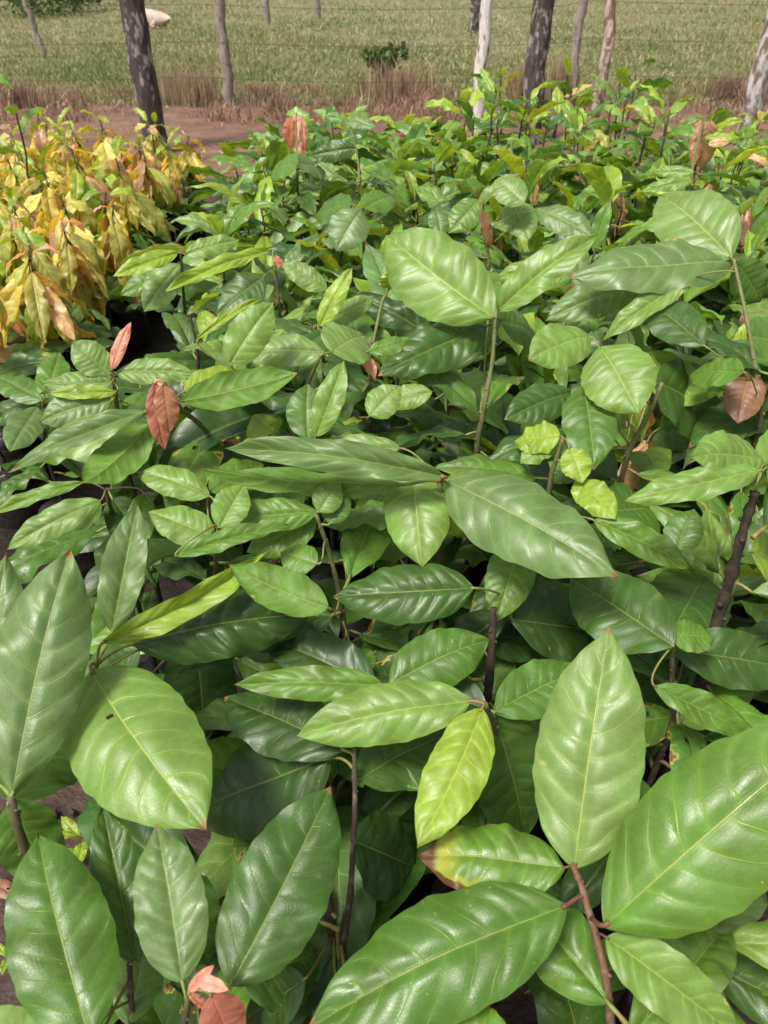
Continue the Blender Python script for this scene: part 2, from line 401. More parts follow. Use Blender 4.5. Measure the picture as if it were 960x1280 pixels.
HP('seedling whose broad pale leaf with a small hole hangs at the left', [
    ((114, 838), (258, 1038), 152, .82, 'light', dict(ratio=1.7, slope=-20, quilt=.008, curl=.25, fold=.0, sh=.95, hole=(.30, .12, .014, .05), wave=.014, facing=.6, twist=0)),
    ((128, 803), (335, 689), 34, .82, 'lime', dict(ratio=4.5, slope=8, fold=.55, roll=35, curl=0)),
    ((166, 805), (392, 768), 82, .79, 'dark', dict(ratio=2.7, slope=0, quilt=.020, wave=.03, curl=.3, facing=.6)),
    ((140, 790), (172, 630), 52, .80, 'dusty_sheen', dict(ratio=3, slope=25, fold=.5, wave=.02)),
    ((244, 790), (256, 926), 88, .72, 'dark', dict(ratio=1.8, slope=-45, quilt=.006)),
    ((175, 812), (95, 862), 50, .74, 'mid', dict(ratio=2., slope=-20)),
], stem=[(85, 905, .66), (104, 868, .74), (120, 832, .79)], rad=.0048)
HP('seedling at the left edge with two large pale sheeny upright leaves', [
    ((15, 995), (88, 688), 112, .80, 'dusty_sheen', dict(ratio=2.7, slope=22, quilt=.008, curl=.3, fold=.0, sh=1.12, facing=.7)),
    ((-22, 960), (8, 690), 80, .79, 'dusty_sheen', dict(slope=20, curl=.3)),
    ((15, 1000), (62, 1100), 75, .76, 'mid', dict(slope=-50, ratio=1.9)),
    ((10, 1000), (85, 905), 110, .70, 'deep', dict(slope=10, ratio=2.)),
], stem=[(60, 1140, .64), (38, 1085, .70), (18, 1020, .78), (13, 995, .80)], rad=.0052)
HP('bottom left seedling with a dark glossy leaf pointing up beside bare soil', [
    ((112, 1300), (47, 1042), 122, .73, 'mid', dict(ratio=2.3, slope=25, quilt=.007, curl=.2, fold=.04, facing=.8)),
    ((60, 1300), (-40, 1285), 60, .70, 'pale', dict(slope=-10)),
    ((170, 1205), (128, 1005), 62, .68, 'deep', dict(slope=20, fold=.35, quilt=.012)),
], stem=[(160, 1330, .56), (164, 1260, .62), (162, 1205, .68)], rad=.0036)
HP('bottom seedling with young red leaves and coral shoot tips', [
    ((228, 1228), (196, 1030), 86, .75, 'dusty_sheen', dict(ratio=2.3, slope=20, fold=.22, quilt=.010)),
    ((288, 1232), (414, 983), 118, .73, 'deep', dict(ratio=2.3, slope=25, quilt=.008, fold=.1, curl=.2, facing=.72)),
    ((264, 1244), (292, 1312), 58, .77, 'red', dict(ratio=1.5, slope=-25, quilt=.006)),
    ((236, 1240), (268, 1206), 14, .775, 'coral', dict(ratio=3, slope=20, fold=.4)),
    ((246, 1226), (286, 1238), 17, .78, 'pink', dict(ratio=2.6, slope=-10, fold=.4)),
    ((236, 1242), (262, 1262), 11, .775, 'coral', dict(ratio=4, slope=-30, fold=.4)),
    ((236, 1090), (262, 1210), 60, .66, 'deep', dict(slope=-40)),
    ((160, 1280), (185, 1150), 60, .62, 'dusty_sheen', dict(slope=10, quilt=.012)),
], stem=[(225, 1310, .68), (232, 1270, .74), (238, 1236, .775)], rad=.0032)
HP('seedling with one bright yellow-green leaf hanging among dark ones', [
    ((602, 886), (521, 1060), 76, .80, 'lime', dict(ratio=2.4, slope=-20, quilt=.008, curl=.2, fold=.1, facing=.7)),
    ((588, 876), (370, 920), 72, .80, 'light', dict(ratio=2.9, slope=-5, quilt=.007, curl=.25, facing=.62)),
    ((618, 892), (655, 1045), 98, .74, 'deep', dict(ratio=2., slope=-35, quilt=.010)),
    ((618, 890), (735, 838), 68, .75, 'mid', dict(ratio=2.2, slope=-5, quilt=.008)),
    ((612, 896), (745, 935), 60, .70, 'mid', dict(slope=-10)),
], stem=[(622, 960, .62), (618, 905, .74), (606, 880, .80)], rad=.0042)
HP('seedling with a thin brown shoot and dark glossy leaves below centre', [
    ((430, 938), (280, 872), 88, .72, 'dark', dict(slope=-5, quilt=.008)),
    ((412, 948), (243, 1018), 112, .70, 'dark', dict(ratio=2.2, slope=-15, quilt=.012, curl=.3)),
    ((448, 975), (572, 915), 78, .70, 'deep', dict(slope=-10)),
    ((455, 935), (640, 985), 60, .66, 'dark', dict(slope=-20)),
    ((440, 1050), (520, 1085), 95, .60, 'dark', dict(ratio=1.6, slope=-35)),
], stem=[(426, 1200, .50), (438, 1120, .58), (444, 1020, .67), (443, 925, .75)], rad=.0038)
HP('seedling with a dark woody stem beside the bottom centre leaves', [
    ((300, 1225), (400, 1190), 95, .60, 'deep', dict(ratio=1.5, slope=-15)),
    ((380, 1225), (300, 1280), 70, .60, 'dark', dict(slope=-20)),
    ((425, 1230), (540, 1260), 90, .58, 'dark', dict(slope=-20)),
    ((640, 1305), (545, 1268), 60, .68, 'green', dict(slope=0, ratio=2)),
], stem=[(425, 1220, .42), (412, 1140, .56), (404, 1085, .63)], rad=.0065, shoot=False)
# --- centre
HP('centre seedling with one large pale sheeny leaf tipped brown across the middle', [
    ((557, 600), (773, 722), 104, .90, 'dusty_sheen', dict(ratio=2.3, slope=-12, quilt=.006, curl=.3, fold=.05, facing=.6)),
    ((515, 576), (528, 710), 82, .90, 'light', dict(ratio=1.7, slope=-30, quilt=.007, curl=.3, facing=.7)),
    ((556, 596), (280, 560), 42, .92, 'dusty_sheen', dict(ratio=5., slope=8, fold=.3, roll=-20, droop=.5)),
    ((503, 606), (245, 585), 34, .895, 'mid', dict(ratio=5.5, slope=8, fold=.5, droop=.55, under=True)),
    ((553, 600), (605, 668), 70, .84, 'lime', dict(ratio=1.6, slope=-35)),
    ((500, 560), (372, 566), 34, .91, 'pale', dict(ratio=3, slope=0)),
], stem=[(548, 735, .66), (552, 660, .80), (550, 602, .895)], rad=.0046)
HP('centre seedling with a round dark puckered leaf facing the viewer', [
    ((592, 735), (416, 746), 76, .80, 'deep', dict(ratio=2.2, slope=-5, quilt=.016, curl=.3, sh=1., facing=.7)),
    ((655, 668), (620, 778), 60, .81, 'green', dict(ratio=1.8, slope=-40, quilt=.012)),
    ((640, 775), (765, 805), 85, .72, 'dark', dict(ratio=2.2, slope=-15, quilt=.006, mat=M_SPOT)),
    ((640, 770), (735, 742), 60, .70, 'deep', dict(slope=-15)),
], stem=[(640, 800, .62), (648, 740, .74), (650, 678, .80)], rad=.0044)
HP('seedling right of centre with a broad dark leaf over a pruned twig', [
    ((712, 1055 - 5), (712, 1000), 20, .6, 'dark', {}),
    ((842, 808), (712, 722), 92, .78, 'deep', dict(ratio=2., slope=0, quilt=.006, sh=1.05)),
    ((838, 795), (893, 798), 42, .78, 'green', dict(ratio=1.5, slope=-10)),
    ((842, 812), (1000, 840), 70, .72, 'deep', dict(slope=-20)),
    ((818, 858), (935, 918), 40, .76, 'green', dict(ratio=3.4, slope=-15, fold=.3)),
    ((880, 720), (835, 800), 100, .68, 'deep', dict(ratio=1.6, slope=-25)),
][1:], stem=[(842, 905, .60), (840, 850, .70), (840, 808, .77)], rad=.0042)
HP('seedling with a bare cut stump showing between the centre leaves', [
    ((487, 856), (612, 800), 72, .76, 'mid', dict(ratio=2., slope=0, quilt=.008, mat=M_SPOT, curl=.25)),
    ((478, 856), (292, 856), 42, .77, 'green', dict(ratio=3.4, slope=-3, quilt=.006)),
    ((600, 800), (700, 800), 60, .66, 'dark', dict(slope=-20)),
    ((470, 862), (330, 800), 70, .72, 'dark', dict(slope=-10, fold=.3)),
], stem=[(612, 850, .66), (615, 800, .72), (617, 760, .765)], rad=.0060, stub=True)
# --- right edge
HP('right edge seedling on a thick knobbly brown stem', [
    ((950, 588), (778, 628), 40, .98, 'light', dict(ratio=4., slope=-5, fold=.15, wave=.03, facing=.55)),
    ((955, 575), (862, 572), 58, .96, 'light', dict(ratio=2.2, slope=0, quilt=.012)),
    ((958, 585), (1010, 640), 60, .96, 'green', dict(slope=-25)),
    ((955, 580), (1030, 540), 70, .96, 'light', dict(slope=10)),
    ((940, 690), (1010, 725), 60, .84, 'lime', dict(slope=-15)),
], stem=[(880, 850, .64), (898, 770, .74), (915, 715, .82), (933, 650, .90), (944, 615, .94)], rad=.0068, shoot=False, knob=True)
HP('seedling with a tall greenish shoot and broad leaves at upper right', [
    ((918, 327), (712, 346), 64, 1.02, 'dusty_sheen', dict(ratio=3.2, slope=-3, quilt=.007, curl=.22, fold=.1, facing=.5)),
    ((914, 322), (824, 245), 84, 1.03, 'pale', dict(ratio=1.8, slope=5, quilt=.007, sh=1.1, facing=.75)),
    ((860, 350), (752, 427), 32, 1.0, 'light', dict(ratio=3.6, slope=-12, fold=.35)),
    ((808, 352), (680, 402), 48, .96, 'dusty_sheen', dict(ratio=2.8, slope=-8, quilt=.01)),
    ((920, 328), (950, 378), 46, 1.0, 'mid', dict(ratio=1.6, slope=-40)),
    ((880, 432), (800, 378), 52, .93, 'deep', dict(slope=-5)),
    ((935, 420), (1000, 445), 50, .92, 'green', dict(slope=-20)),
    ((930, 465), (862, 470), 36, .92, 'green', dict(slope=-10)),
], stem=[(952, 530, .78), (946, 470, .87), (935, 405, .95), (918, 328, 1.03)], rad=.0042)
HP('seedling with a light broad leaf facing the viewer above centre', [
    ((616, 397), (482, 294), 98, 1.0, 'light', dict(ratio=1.95, slope=-5, quilt=.008, sh=1.1, curl=.2, facing=.75)),
    ((622, 388), (748, 294), 46, 1.0, 'light', dict(ratio=3.2, slope=8, fold=.3)),
    ((608, 408), (472, 470), 62, .96, 'deep', dict(ratio=2.6, slope=-12, quilt=.016, wave=.03)),
    ((625, 400), (672, 425), 40, .97, 'mid', dict(slope=-30)),
    ((610, 395), (590, 330), 60, .93, 'green', dict(slope=20)),
], stem=[(598, 545, .80), (606, 505, .86), (616, 450, .93), (620, 388, 1.01)], rad=.0042)
HP('seedling with a rounded light leaf hanging forward at right', [
    ((750, 434), (798, 518), 88, .98, 'light', dict(ratio=1.2, slope=-25, twist=0, quilt=.007, curl=.2, sh=1., facing=.8)),
    ((738, 420), (660, 450), 56, .96, 'light', dict(ratio=1.7, slope=-10)),
    ((728, 482), (742, 588), 66, .92, 'mid', dict(ratio=1.9, slope=-40, quilt=.008)),
    ((812, 440), (885, 500), 50, .87, 'green', dict(ratio=1.8, slope=-15, under=True, droop=1.2)),
    ((715, 490), (630, 525), 48, .90, 'deep', dict(ratio=2.3, slope=-15, quilt=.018)),
    ((820, 478), (905, 535), 70, .85, 'deep', dict(slope=-20)),
], stem=[(785, 565, .82), (796, 545, .85), (815, 510, .89), (828, 478, .93)], rad=.0042)
HP('seedling with small crumpled lime leaves at right centre', [
    ((700, 545), (642, 552), 40, .90, 'lime', dict(ratio=1.6, slope=-10, wave=.05)),
    ((712, 560), (728, 604), 38, .90, 'lime', dict(ratio=1.3, slope=-30, wave=.05)),
    ((695, 545), (650, 580), 32, .89, 'light', dict(ratio=1.6, slope=-25, wave=.06)),
    ((720, 600), (770, 650), 40, .86, 'lime', dict(ratio=2, slope=-20, wave=.04)),
    ((742, 650), (862, 712), 38, .84, 'green', dict(ratio=3.2, slope=-10, fold=.3)),
    ((765, 640), (820, 640), 70, .78, 'mid', dict(ratio=1.4, slope=-15)),
    ((845, 690), (868, 636), 46, .78, 'mid', dict(ratio=1.4, slope=5)),
], stem=[(682, 640, .76), (690, 590, .84), (704, 548, .90)], rad=.004)
# --- left middle
HP('seedling with a cup of bright leaf undersides left of centre', [
    ((410, 760), (285, 706), 56, .84, 'mid', dict(ratio=2., slope=10, under=True, curl=.35, facing=.7)),
    ((398, 640), (270, 652), 42, .86, 'green', dict(ratio=2.6, slope=-5, quilt=.012)),
    ((396, 648), (308, 690), 50, .84, 'green', dict(ratio=2., slope=-25, quilt=.01)),
    ((398, 640), (425, 604), 36, .87, 'green', dict(ratio=1.3, slope=10)),
    ((412, 655), (432, 610), 36, .85, 'mid', dict(ratio=1.4, slope=10)),
    ((396, 705), (350, 690), 40, .82, 'green', dict(ratio=1.4, slope=-30)),
    ((415, 770), (300, 815), 62, .74, 'deep', dict(slope=-15, fold=.35)),
    ((430, 800), (375, 850), 60, .70, 'deep', dict(ratio=1.4, slope=-20, wave=.03)),
    ((440, 810), (460, 850), 40, .70, 'green', dict(ratio=1.3, slope=-30, wave=.04)),
], stem=[(432, 800, .66), (425, 745, .74), (412, 690, .80), (395, 642, .865)], rad=.0036)
HP('seedling with folded yellowish leaves left of the centre', [
    ((274, 660), (305, 606), 44, .87, 'light', dict(ratio=1.5, slope=5, fold=.3)),
    ((268, 672), (185, 640), 50, .86, 'light', dict(ratio=1.8, slope=-12, quilt=.01)),
    ((220, 695), (360, 655), 26, .87, 'green', dict(ratio=4.5, slope=5, fold=.4)),
    ((262, 620), (170, 590), 40, .86, 'light', dict(slope=-8)),
    ((262, 615), (330, 580), 44, .85, 'green', dict(slope=0)),
], stem=[(268, 740, .70), (270, 700, .79), (272, 655, .87)], rad=.0036)
HP('seedling with a pair of rusty red hanging young leaves at left', [
    ((194, 478), (206, 562), 28, 1.0, 'red', dict(ratio=2.4, slope=-70, facing=.8)),
    ((204, 480), (212, 540), 30, 1.0, 'rust', dict(ratio=1.8, slope=-70, facing=.8)),
    ((196, 472), (200, 494), 10, 1.0, 'pink', dict(ratio=2., slope=-60)),
    ((226, 502), (372, 466), 46, .97, 'mid', dict(ratio=3., slope=0, under=True, curl=.3)),
    ((186, 530), (102, 604), 52, .93, 'mid', dict(ratio=2.4, slope=-15, under=True, fold=.25, droop=.7)),
    ((184, 514), (18, 585), 30, .96, 'dusty_sheen', dict(ratio=4.5, slope=-10, fold=.4, droop=.5)),
    ((230, 490), (312, 468), 40, .97, 'lime', dict(ratio=2.4, slope=5)),
    ((190, 560), (60, 545), 66, .90, 'pale', dict(ratio=2.2, slope=-8)),
], stem=[(275, 560, .80), (250, 530, .88), (222, 508, .95), (205, 478, 1.0)], rad=.004)
HP('seedling at left with a rosette of large pale quilted leaves', [
    ((137, 468), (90, 428), 42, .95, 'pale', dict(ratio=1.3, slope=10, quilt=.012)),
    ((140, 478), (52, 480), 32, .94, 'pale', dict(ratio=2.3, slope=-8, quilt=.012)),
    ((144, 466), (246, 468), 32, .95, 'pale', dict(ratio=2.8, slope=0, quilt=.014)),
    ((145, 490), (60, 492), 18, .93, 'lime', dict(ratio=3.5, slope=0, fold=.4)),
    ((140, 500), (50, 528), 44, .92, 'dusty_sheen', dict(ratio=2., slope=-15, quilt=.014)),
    ((140, 462), (164, 402), 16, .96, 'coral', dict(ratio=3, slope=50)),
    ((150, 500), (170, 545), 60, .88, 'pale', dict(slope=-30)),
], stem=[(152, 560, .80), (148, 520, .87), (141, 466, .95)], rad=.004)
HP('seedling with a leaning two-toned light leaf at left centre', [
    ((288, 455), (342, 378), 50, .99, 'light', dict(ratio=1.7, slope=20, facing=.8)),
    ((245, 425), (330, 372), 12, .99, 'lime', dict(ratio=6, slope=10, fold=.4)),
    ((405, 440), (300, 445), 40, .97, 'pale', dict(ratio=2.6, slope=-3)),
    ((415, 440), (455, 420), 60, .97, 'pale', dict(ratio=1.3, slope=-10)),
    ((395, 545), (430, 450), 36, .93, 'light', dict(ratio=2.6, slope=40, fold=.35)),
    ((385, 550), (385, 480), 50, .90, 'mid', dict(ratio=1.5, slope=20)),
    ((342, 540), (318, 518), 46, .88, 'lime', dict(ratio=1.2, slope=-10, curl=.4)),
], stem=[(372, 560, .78), (375, 500, .88), (400, 445, .97)], rad=.004)
HP('seedling at the left gap with long pale drooping leaves', [
    ((126, 626), (8, 688), 36, .80, 'pale', dict(ratio=3.2, slope=-12, fold=.15)),
    ((104, 603), (-20, 648), 18, .82, 'light', dict(ratio=5, slope=-10, fold=.3)),
    ((180, 618), (168, 700), 34, .82, 'green', dict(ratio=2, slope=-40, fold=.4)),
    ((128, 632), (78, 660), 30, .77, 'mid', dict(slope=-30, under=True)),
], stem=[(150, 680, .62), (140, 640, .74), (132, 612, .81)], rad=.004)
HP('seedling with a lime shoot and a tight crinkled leaf bud at centre', [
    ((487, 362), (487, 340), 26, 1.0, 'lime', dict(ratio=1., slope=60, wave=.1)),
    ((480, 358), (500, 336), 22, 1.0, 'lime', dict(ratio=1.1, slope=40, wave=.1)),
    ((460, 440), (520, 425), 22, .95, 'green', dict(ratio=3, slope=-5)),
    ((462, 520), (500, 482), 40, .90, 'light', dict(ratio=1.4, slope=0)),
    ((540, 490), (480, 505), 30, .9, 'light', dict(ratio=1.6, slope=-20)),
    ((456, 445), (470, 472), 14, .94, 'coral', dict(ratio=2, slope=-40)),
], stem=[(462, 470, .86), (466, 430, .93), (478, 375, .99), (487, 360, 1.0)], rad=.003)
HP('far seedling topped by two large pink hanging leaves near the path', [
    ((371, 142), (373, 194), 24, .98, 'pink', dict(ratio=2., slope=-75, facing=.85, wave=.03)),
    ((364, 146), (362, 186), 18, .98, 'coral', dict(ratio=2.2, slope=-75, facing=.85)),
    ((377, 150), (380, 196), 10, .97, 'rust', dict(ratio=3.5, slope=-75, facing=.85)),
    ((372, 205), (340, 215), 24, .90, 'green', dict(slope=-20)),
    ((372, 205), (405, 215), 24, .90, 'dusty_sheen', dict(slope=-20)),
], stem=[(372, 235, .80), (371, 200, .88), (370, 144, .98)], rad=.004)
HP('far seedling with a large rusty orange leaf before the white post', [
    ((888, 150), (877, 212), 28, .99, 'tan', dict(ratio=2.2, slope=-70, facing=.85)),
    ((878, 150), (864, 208), 18, .98, 'rust', dict(ratio=3., slope=-70, facing=.85)),
    ((880, 172), (925, 172), 10, .93, 'lime', dict(ratio=3, slope=0)),
    ((885, 180), (912, 178), 10, .92, 'orange', dict(ratio=2, slope=-20)),
    ((866, 225), (800, 240), 16, .86, 'light', dict(ratio=2.8, slope=-5)),
    ((868, 215), (815, 215), 14, .88, 'light', dict(ratio=2.8, slope=-5)),
], stem=[(864, 260, .76), (866, 200, .90), (880, 150, .985)], rad=.0045)
HP('seedling with brown and red strap-like leaves behind the centre leaf', [
    ((602, 262), (614, 312), 14, .93, 'brown', dict(ratio=3.3, slope=-70)),
    ((598, 250), (560, 292), 36, .92, 'green', dict(ratio=1.6, slope=-20)),
    ((545, 262), (552, 300), 26, .93, 'mid', dict(ratio=1.6, slope=20)),
    ((640, 250), (662, 300), 40, .93, 'pale', dict(ratio=1.6, slope=-20)),
    ((655, 255), (618, 225), 36, .95, 'pale', dict(ratio=1.5, slope=5)),
    ((670, 262), (745, 300), 34, .93, 'dusty_sheen', dict(ratio=2.6, slope=-10)),
], stem=[(612, 330, .78), (606, 290, .86), (603, 250, .95)], rad=.004)
HP('seedling with one heart-like broad leaf drooping in the far middle', [
    ((452, 262), (420, 314), 50, .95, 'dusty_sheen', dict(ratio=1.25, slope=-35, facing=.8)),
    ((455, 260), (492, 245), 30, .96, 'green', dict(slope=5)),
    ((440, 255), (395, 268), 30, .94, 'mid', dict(slope=-10)),
], stem=[(455, 330, .78), (454, 290, .88), (453, 258, .96)], rad=.004)
HP('tall thin seedling with a broad dark leaf at the back of the bed', [
    ((445, 185), (388, 195), 26, 1.0, 'deep', dict(ratio=1.9, slope=-10, facing=.8)),
    ((436, 150), (462, 142), 14, 1.03, 'light', dict(slope=0)),
    ((434, 150), (405, 145), 12, 1.03, 'green', dict(slope=0)),
    ((434, 150), (470, 160), 16, 1.03, 'dusty_sheen', dict(slope=-10)),
], stem=[(452, 240, .84), (446, 190, .94), (436, 150, 1.03)], rad=.0035)
HP('seedling with a long lime leaf seen edge-on behind the leaning light leaf', [
    ((338, 312), (203, 366), 18, .94, 'lime', dict(ratio=6, slope=0, fold=.45, facing=.5)),
    ((330, 345), (272, 392), 48, .90, 'deep', dict(ratio=1.5, slope=-25)),
    ((408, 362), (352, 328), 28, .93, 'pale', dict(ratio=2.2, slope=0)),
    ((342, 320), (356, 336), 10, .94, 'coral', dict(ratio=2, slope=-60)),
], stem=[(352, 420, .74), (348, 370, .84), (342, 316, .94)], rad=.004)
HP('seedling with a bright lime leaf standing upright above the pale forked leaves', [
    ((400, 408), (441, 334), 26, .95, 'lime', dict(ratio=3, slope=45, fold=.2)),
    ((405, 405), (470, 372), 26, .94, 'pale', dict(ratio=3, slope=0)),
    ((398, 405), (430, 372), 22, .93, 'light', dict(ratio=2.4, slope=10)),
], stem=[(405, 470, .78), (402, 410, .94)], rad=.004)
HP('seedling at left with a lime strap leaf over the dark gap beside the yellow bed', [
    ((222, 316), (140, 346), 22, .86, 'lime', dict(ratio=3.4, slope=-5, fold=.3)),
    ((225, 330), (180, 390), 40, .82, 'pale', dict(ratio=1.6, slope=-20)),
    ((225, 335), (150, 370), 30, .80, 'green', dict(ratio=2.2, slope=-10)),
    ((232, 318), (300, 300), 24, .87, 'light', dict(ratio=3, slope=0)),
], stem=[(232, 400, .66), (228, 350, .78), (226, 312, .87)], rad=.004)
HP('low dark green seedling at the left edge in the shade of the yellow bed', [
    ((52, 500), (-8, 470), 36, .62, 'mid', dict(slope=0)),
    ((58, 505), (104, 540), 34, .60, 'deep', dict(slope=-20)),
    ((48, 508), (12, 566), 40, .60, 'dusty_sheen', dict(slope=-25)),
    ((55, 498), (74, 440), 36, .63, 'green', dict(slope=10)),
    ((45, 500), (-20, 530), 30, .58, 'deep', dict(slope=-10)),
], stem=[(55, 560, .44), (54, 505, .61)], rad=.004)
HP('right edge seedling with a big brown dead leaf under green ones', [
    ((938, 466), (922, 530), 48, .87, 'brown', dict(ratio=1.5, slope=-60, facing=.8)),
    ((960, 500), (860, 560), 60, .78, 'deep', dict(slope=-15)),
], stem=[(975, 560, .6), (970, 500, .8)], rad=.004)

# ------------------------------------------------------------------ leaf variants for the many other seedlings
def variant(kind, i):
    r = random.Random(i * 17 + hash(kind) % 1 + len(kind) * 101)
    g = r.uniform
    k = {}
    if kind == 'flat': k = dict(W=g(.29, .38), droop=g(.2, .8), fold=g(.02, .3), curl=g(.1, .35), wave=g(.015, .04), quilt=g(.010, .024), sway=g(-.12, .12), twist=g(-.3, .3))
    if kind == 'arch': k = dict(W=g(.27, .36), droop=g(.9, 1.8), fold=g(.05, .35), curl=g(.1, .4), wave=g(.015, .04), quilt=g(.010, .024), sway=g(-.15, .15), twist=g(-.5, .5))
    if kind == 'fold': k = dict(W=g(.30, .38), droop=g(.2, .9), fold=g(.4, .8), curl=g(0, .2), wave=g(.01, .03), quilt=g(.004, .01), sway=g(-.12, .12), twist=g(-.4, .4))
    if kind == 'hang': k = dict(W=g(.28, .38), droop=g(1.1, 2.0), fold=g(.1, .4), curl=g(.1, .3), wave=g(.015, .04), quilt=g(.004, .01), sway=g(-.1, .1), twist=g(-.5, .5))
    if kind == 'drape': k = dict(W=g(.26, .36), droop=g(.1, .7), fold=g(.1, .6), curl=g(.1, .3), wave=g(.02, .045), quilt=g(.006, .014), sway=g(-.15, .15), twist=g(-.6, .6))
    k['sh'] = g(.88, 1.15)
    if i % 4 == 1: k['hole'] = (g(.3, .75), r.choice((-1, 1)), g(.03, .06), g(.2, .4))     # an insect bite at the margin
    if i % 4 == 3: k['hole'] = (g(.3, .7), g(-.5, .5), .022, .11)
    V, Fc, UV = leaf_arrays(40, 18, 1., seed=i + 50, **k)
    V = V + np.array([0, .12, 0]); nl = len(V)
    m = MB(); m.tube([(0, 0, 0), (0, .05, .008), (0, .1, .004), (0, .15, 0.002)], [.016, .012, .012, .008], 6)
    uvp = np.zeros((len(m.V), 2)) + .5
    allV = np.concatenate([V, np.array([tuple(p) for p in m.V])]); F2 = [tuple(f) for f in Fc] + [tuple(a + nl for a in f) for f in m.F]
    me = mesh_np('leaf', allV, F2, np.concatenate([UV, uvp]), mi=[0] * len(Fc) + [1] * len(m.F))
    me.materials.append((M_LEAF, M_SPOT, M_LEAF, M_WORN)[i % 4]); me.materials.append(M_PET)
    return me, V[::7]
VAR = {k: [variant(k, i) for i in range(n)] for k, n in (('flat', 14), ('arch', 14), ('fold', 8), ('hang', 10), ('drape', 12))}

def stem_mesh(H, lean, rs, rad=.0045):
    m = MB(); n = 9; pts = []
    for i in range(n + 1):
        t = i / n; pts.append(Vector((lean[0] * t * t + .006 * math.sin(i * 2.1 + rs), lean[1] * t * t + .006 * math.cos(i * 1.7 + rs), .19 + (H - .19) * t)))
    m.tube(pts, [rad * (1.6 - .9 * i / n) * (1.12 if i % 2 else .95) for i in range(n + 1)], 7)
    return mesh_np('stem', m.V, m.F), pts
STEMS = []
for i in range(14):
    H = .5 + .03 * i; me, pts = stem_mesh(1., (rng.uniform(-.06, .06), rng.uniform(-.06, .06)), i)
    me.materials.append(M_STEM); STEMS.append((me, pts))

def place_leaf(root, kind, base, az, pitch, L, col, roll=0., check=True, tol=.12, name='leaf'):
    me, sv = rng.choice(VAR[kind])
    Mx = Matrix.Translation(base) @ Matrix.Rotation(az, 4, 'Z') @ Matrix.Rotation(pitch, 4, 'X') @ Matrix.Rotation(roll, 4, 'Y') @ Matrix.Scale(L, 4)
    Wm = np.array(Matrix.Translation(root.location) @ Mx)
    P = sv @ Wm[:3, :3].T + Wm[:3, 3]
    f, dmin, inside = in_front(P)
    if check and (f > tol): return None
    if dmin < .5 and inside > .02 and check: return None
    if np.linalg.norm(P - np.array(CAM), axis=1).min() < .42: return None
    o = link(name, me, None, root); o.matrix_local = Mx; o.color = col
    return o

GREEN = [('dark', 1.6), ('deep', 3.5), ('mid', 4.5), ('green', 4), ('light', 3.5), ('pale', 3), ('dusty_sheen', 3.5), ('lime', 1.6)]
def pick(tab):
    return rng.choices([a for a, _ in tab], [b for _, b in tab])[0]
def fill_seedling(loc, H, label, group, style='green', nl=None, name='cacao_seedling', Lr=(.17, .27), flush=None):
    root = thing(name, label, 'seedling', loc, 0, group)
    me, pts = rng.choice(STEMS)
    s = link('stem', me, None, root); s.scale = (1, 1, 1)
    zs = H / 1.
    s.matrix_local = Matrix.Scale(1, 4) @ Matrix.Translation((0, 0, .19)) @ Matrix.Diagonal((1, 1, (H - .19) / .81, 1)) @ Matrix.Translation((0, 0, -.19))
    pot(root, rng.uniform(0, 6))
    def on(t):
        i = min(int(t * 9), 8); p = pts[i].lerp(pts[i + 1], t * 9 - i); return Vector((p.x, p.y, .19 + (p.z - .19) * (H - .19) / .81))
    n = nl or rng.randint(8, 11); az = rng.uniform(0, 6.28); cnt = 0
    tone = pick(GREEN)
    for k in range(n):
        t = 1 - (.62 if style != 'yellow' else .5) * (k / n) ** .9; az += 2.4 + rng.uniform(-.3, .3)
        L = rng.uniform(*Lr) * (.8 + .35 * min(k / 3, 1)) * (1 if k < n - 2 else .85)
        if style == 'green':
            c = C[tone if rng.random() < .4 else pick(GREEN)]
            pitch = R(rng.uniform(0, 38) if k < 3 else rng.uniform(-30, 18)); kind = rng.choices(['flat', 'arch', 'fold'], [4, 4, 2])[0]
            if rng.random() < .14: pitch = R(rng.uniform(35, 65)); c = C[rng.choice(['lime', 'light', 'green'])]; kind = rng.choice(['fold', 'arch']); L *= .85
        elif style == 'young':
            c = C[rng.choices(['lime', 'light', 'green', 'olive', 'mid', 'orange'], [3.5, 6, 5, 1, 3, .35])[0]]
            pitch = R(rng.uniform(10, 50) if k < 3 else rng.uniform(-35, 20)); kind = rng.choices(['flat', 'arch', 'fold', 'hang'], [4, 3, 2, 2])[0]
        else:
            up = k < n * .7
            if up:
                c = C[rng.choices(['yellow', 'olive', 'lime', 'orange', 'tan', 'pink', 'rust'], [7, 5.5, 4, 2.4, 1.4, .6, .1])[0]]; pitch = R(rng.uniform(-90, -40)); kind = rng.choice(['drape', 'drape', 'hang']); L *= rng.uniform(.7, 1.)
                if k < 2: pitch = R(rng.uniform(-40, 5)); kind = 'hang'; L *= .7
            else:
                c = C[rng.choices(['deep', 'mid', 'dusty_sheen', 'lime'], [3, 4, 4, 1])[0]]; pitch = R(rng.uniform(-25, 5)); kind = 'flat'; t *= .7
        if place_leaf(root, kind, on(max(t, .2)), az, pitch, L, jit(c, .22), R(rng.uniform(-38, 38))): cnt += 1
    if flush:
        for j in range(rng.randint(1, 3)):
            place_leaf(root, 'drape', on(1.), rng.uniform(0, 6.28), R(rng.uniform(-88, -55)), rng.uniform(.10, .17), jit(C[rng.choice(['coral', 'rust', 'tan', 'pink', 'orange'])]), 0, True, .3)
    else:
        for j in range(1 if rng.random() < .5 else 0):
            place_leaf(root, 'fold', on(1.), rng.uniform(0, 6.28), R(rng.uniform(25, 60)), rng.uniform(.07, .13), jit(C['lime']), 0, True, .3)
    return root

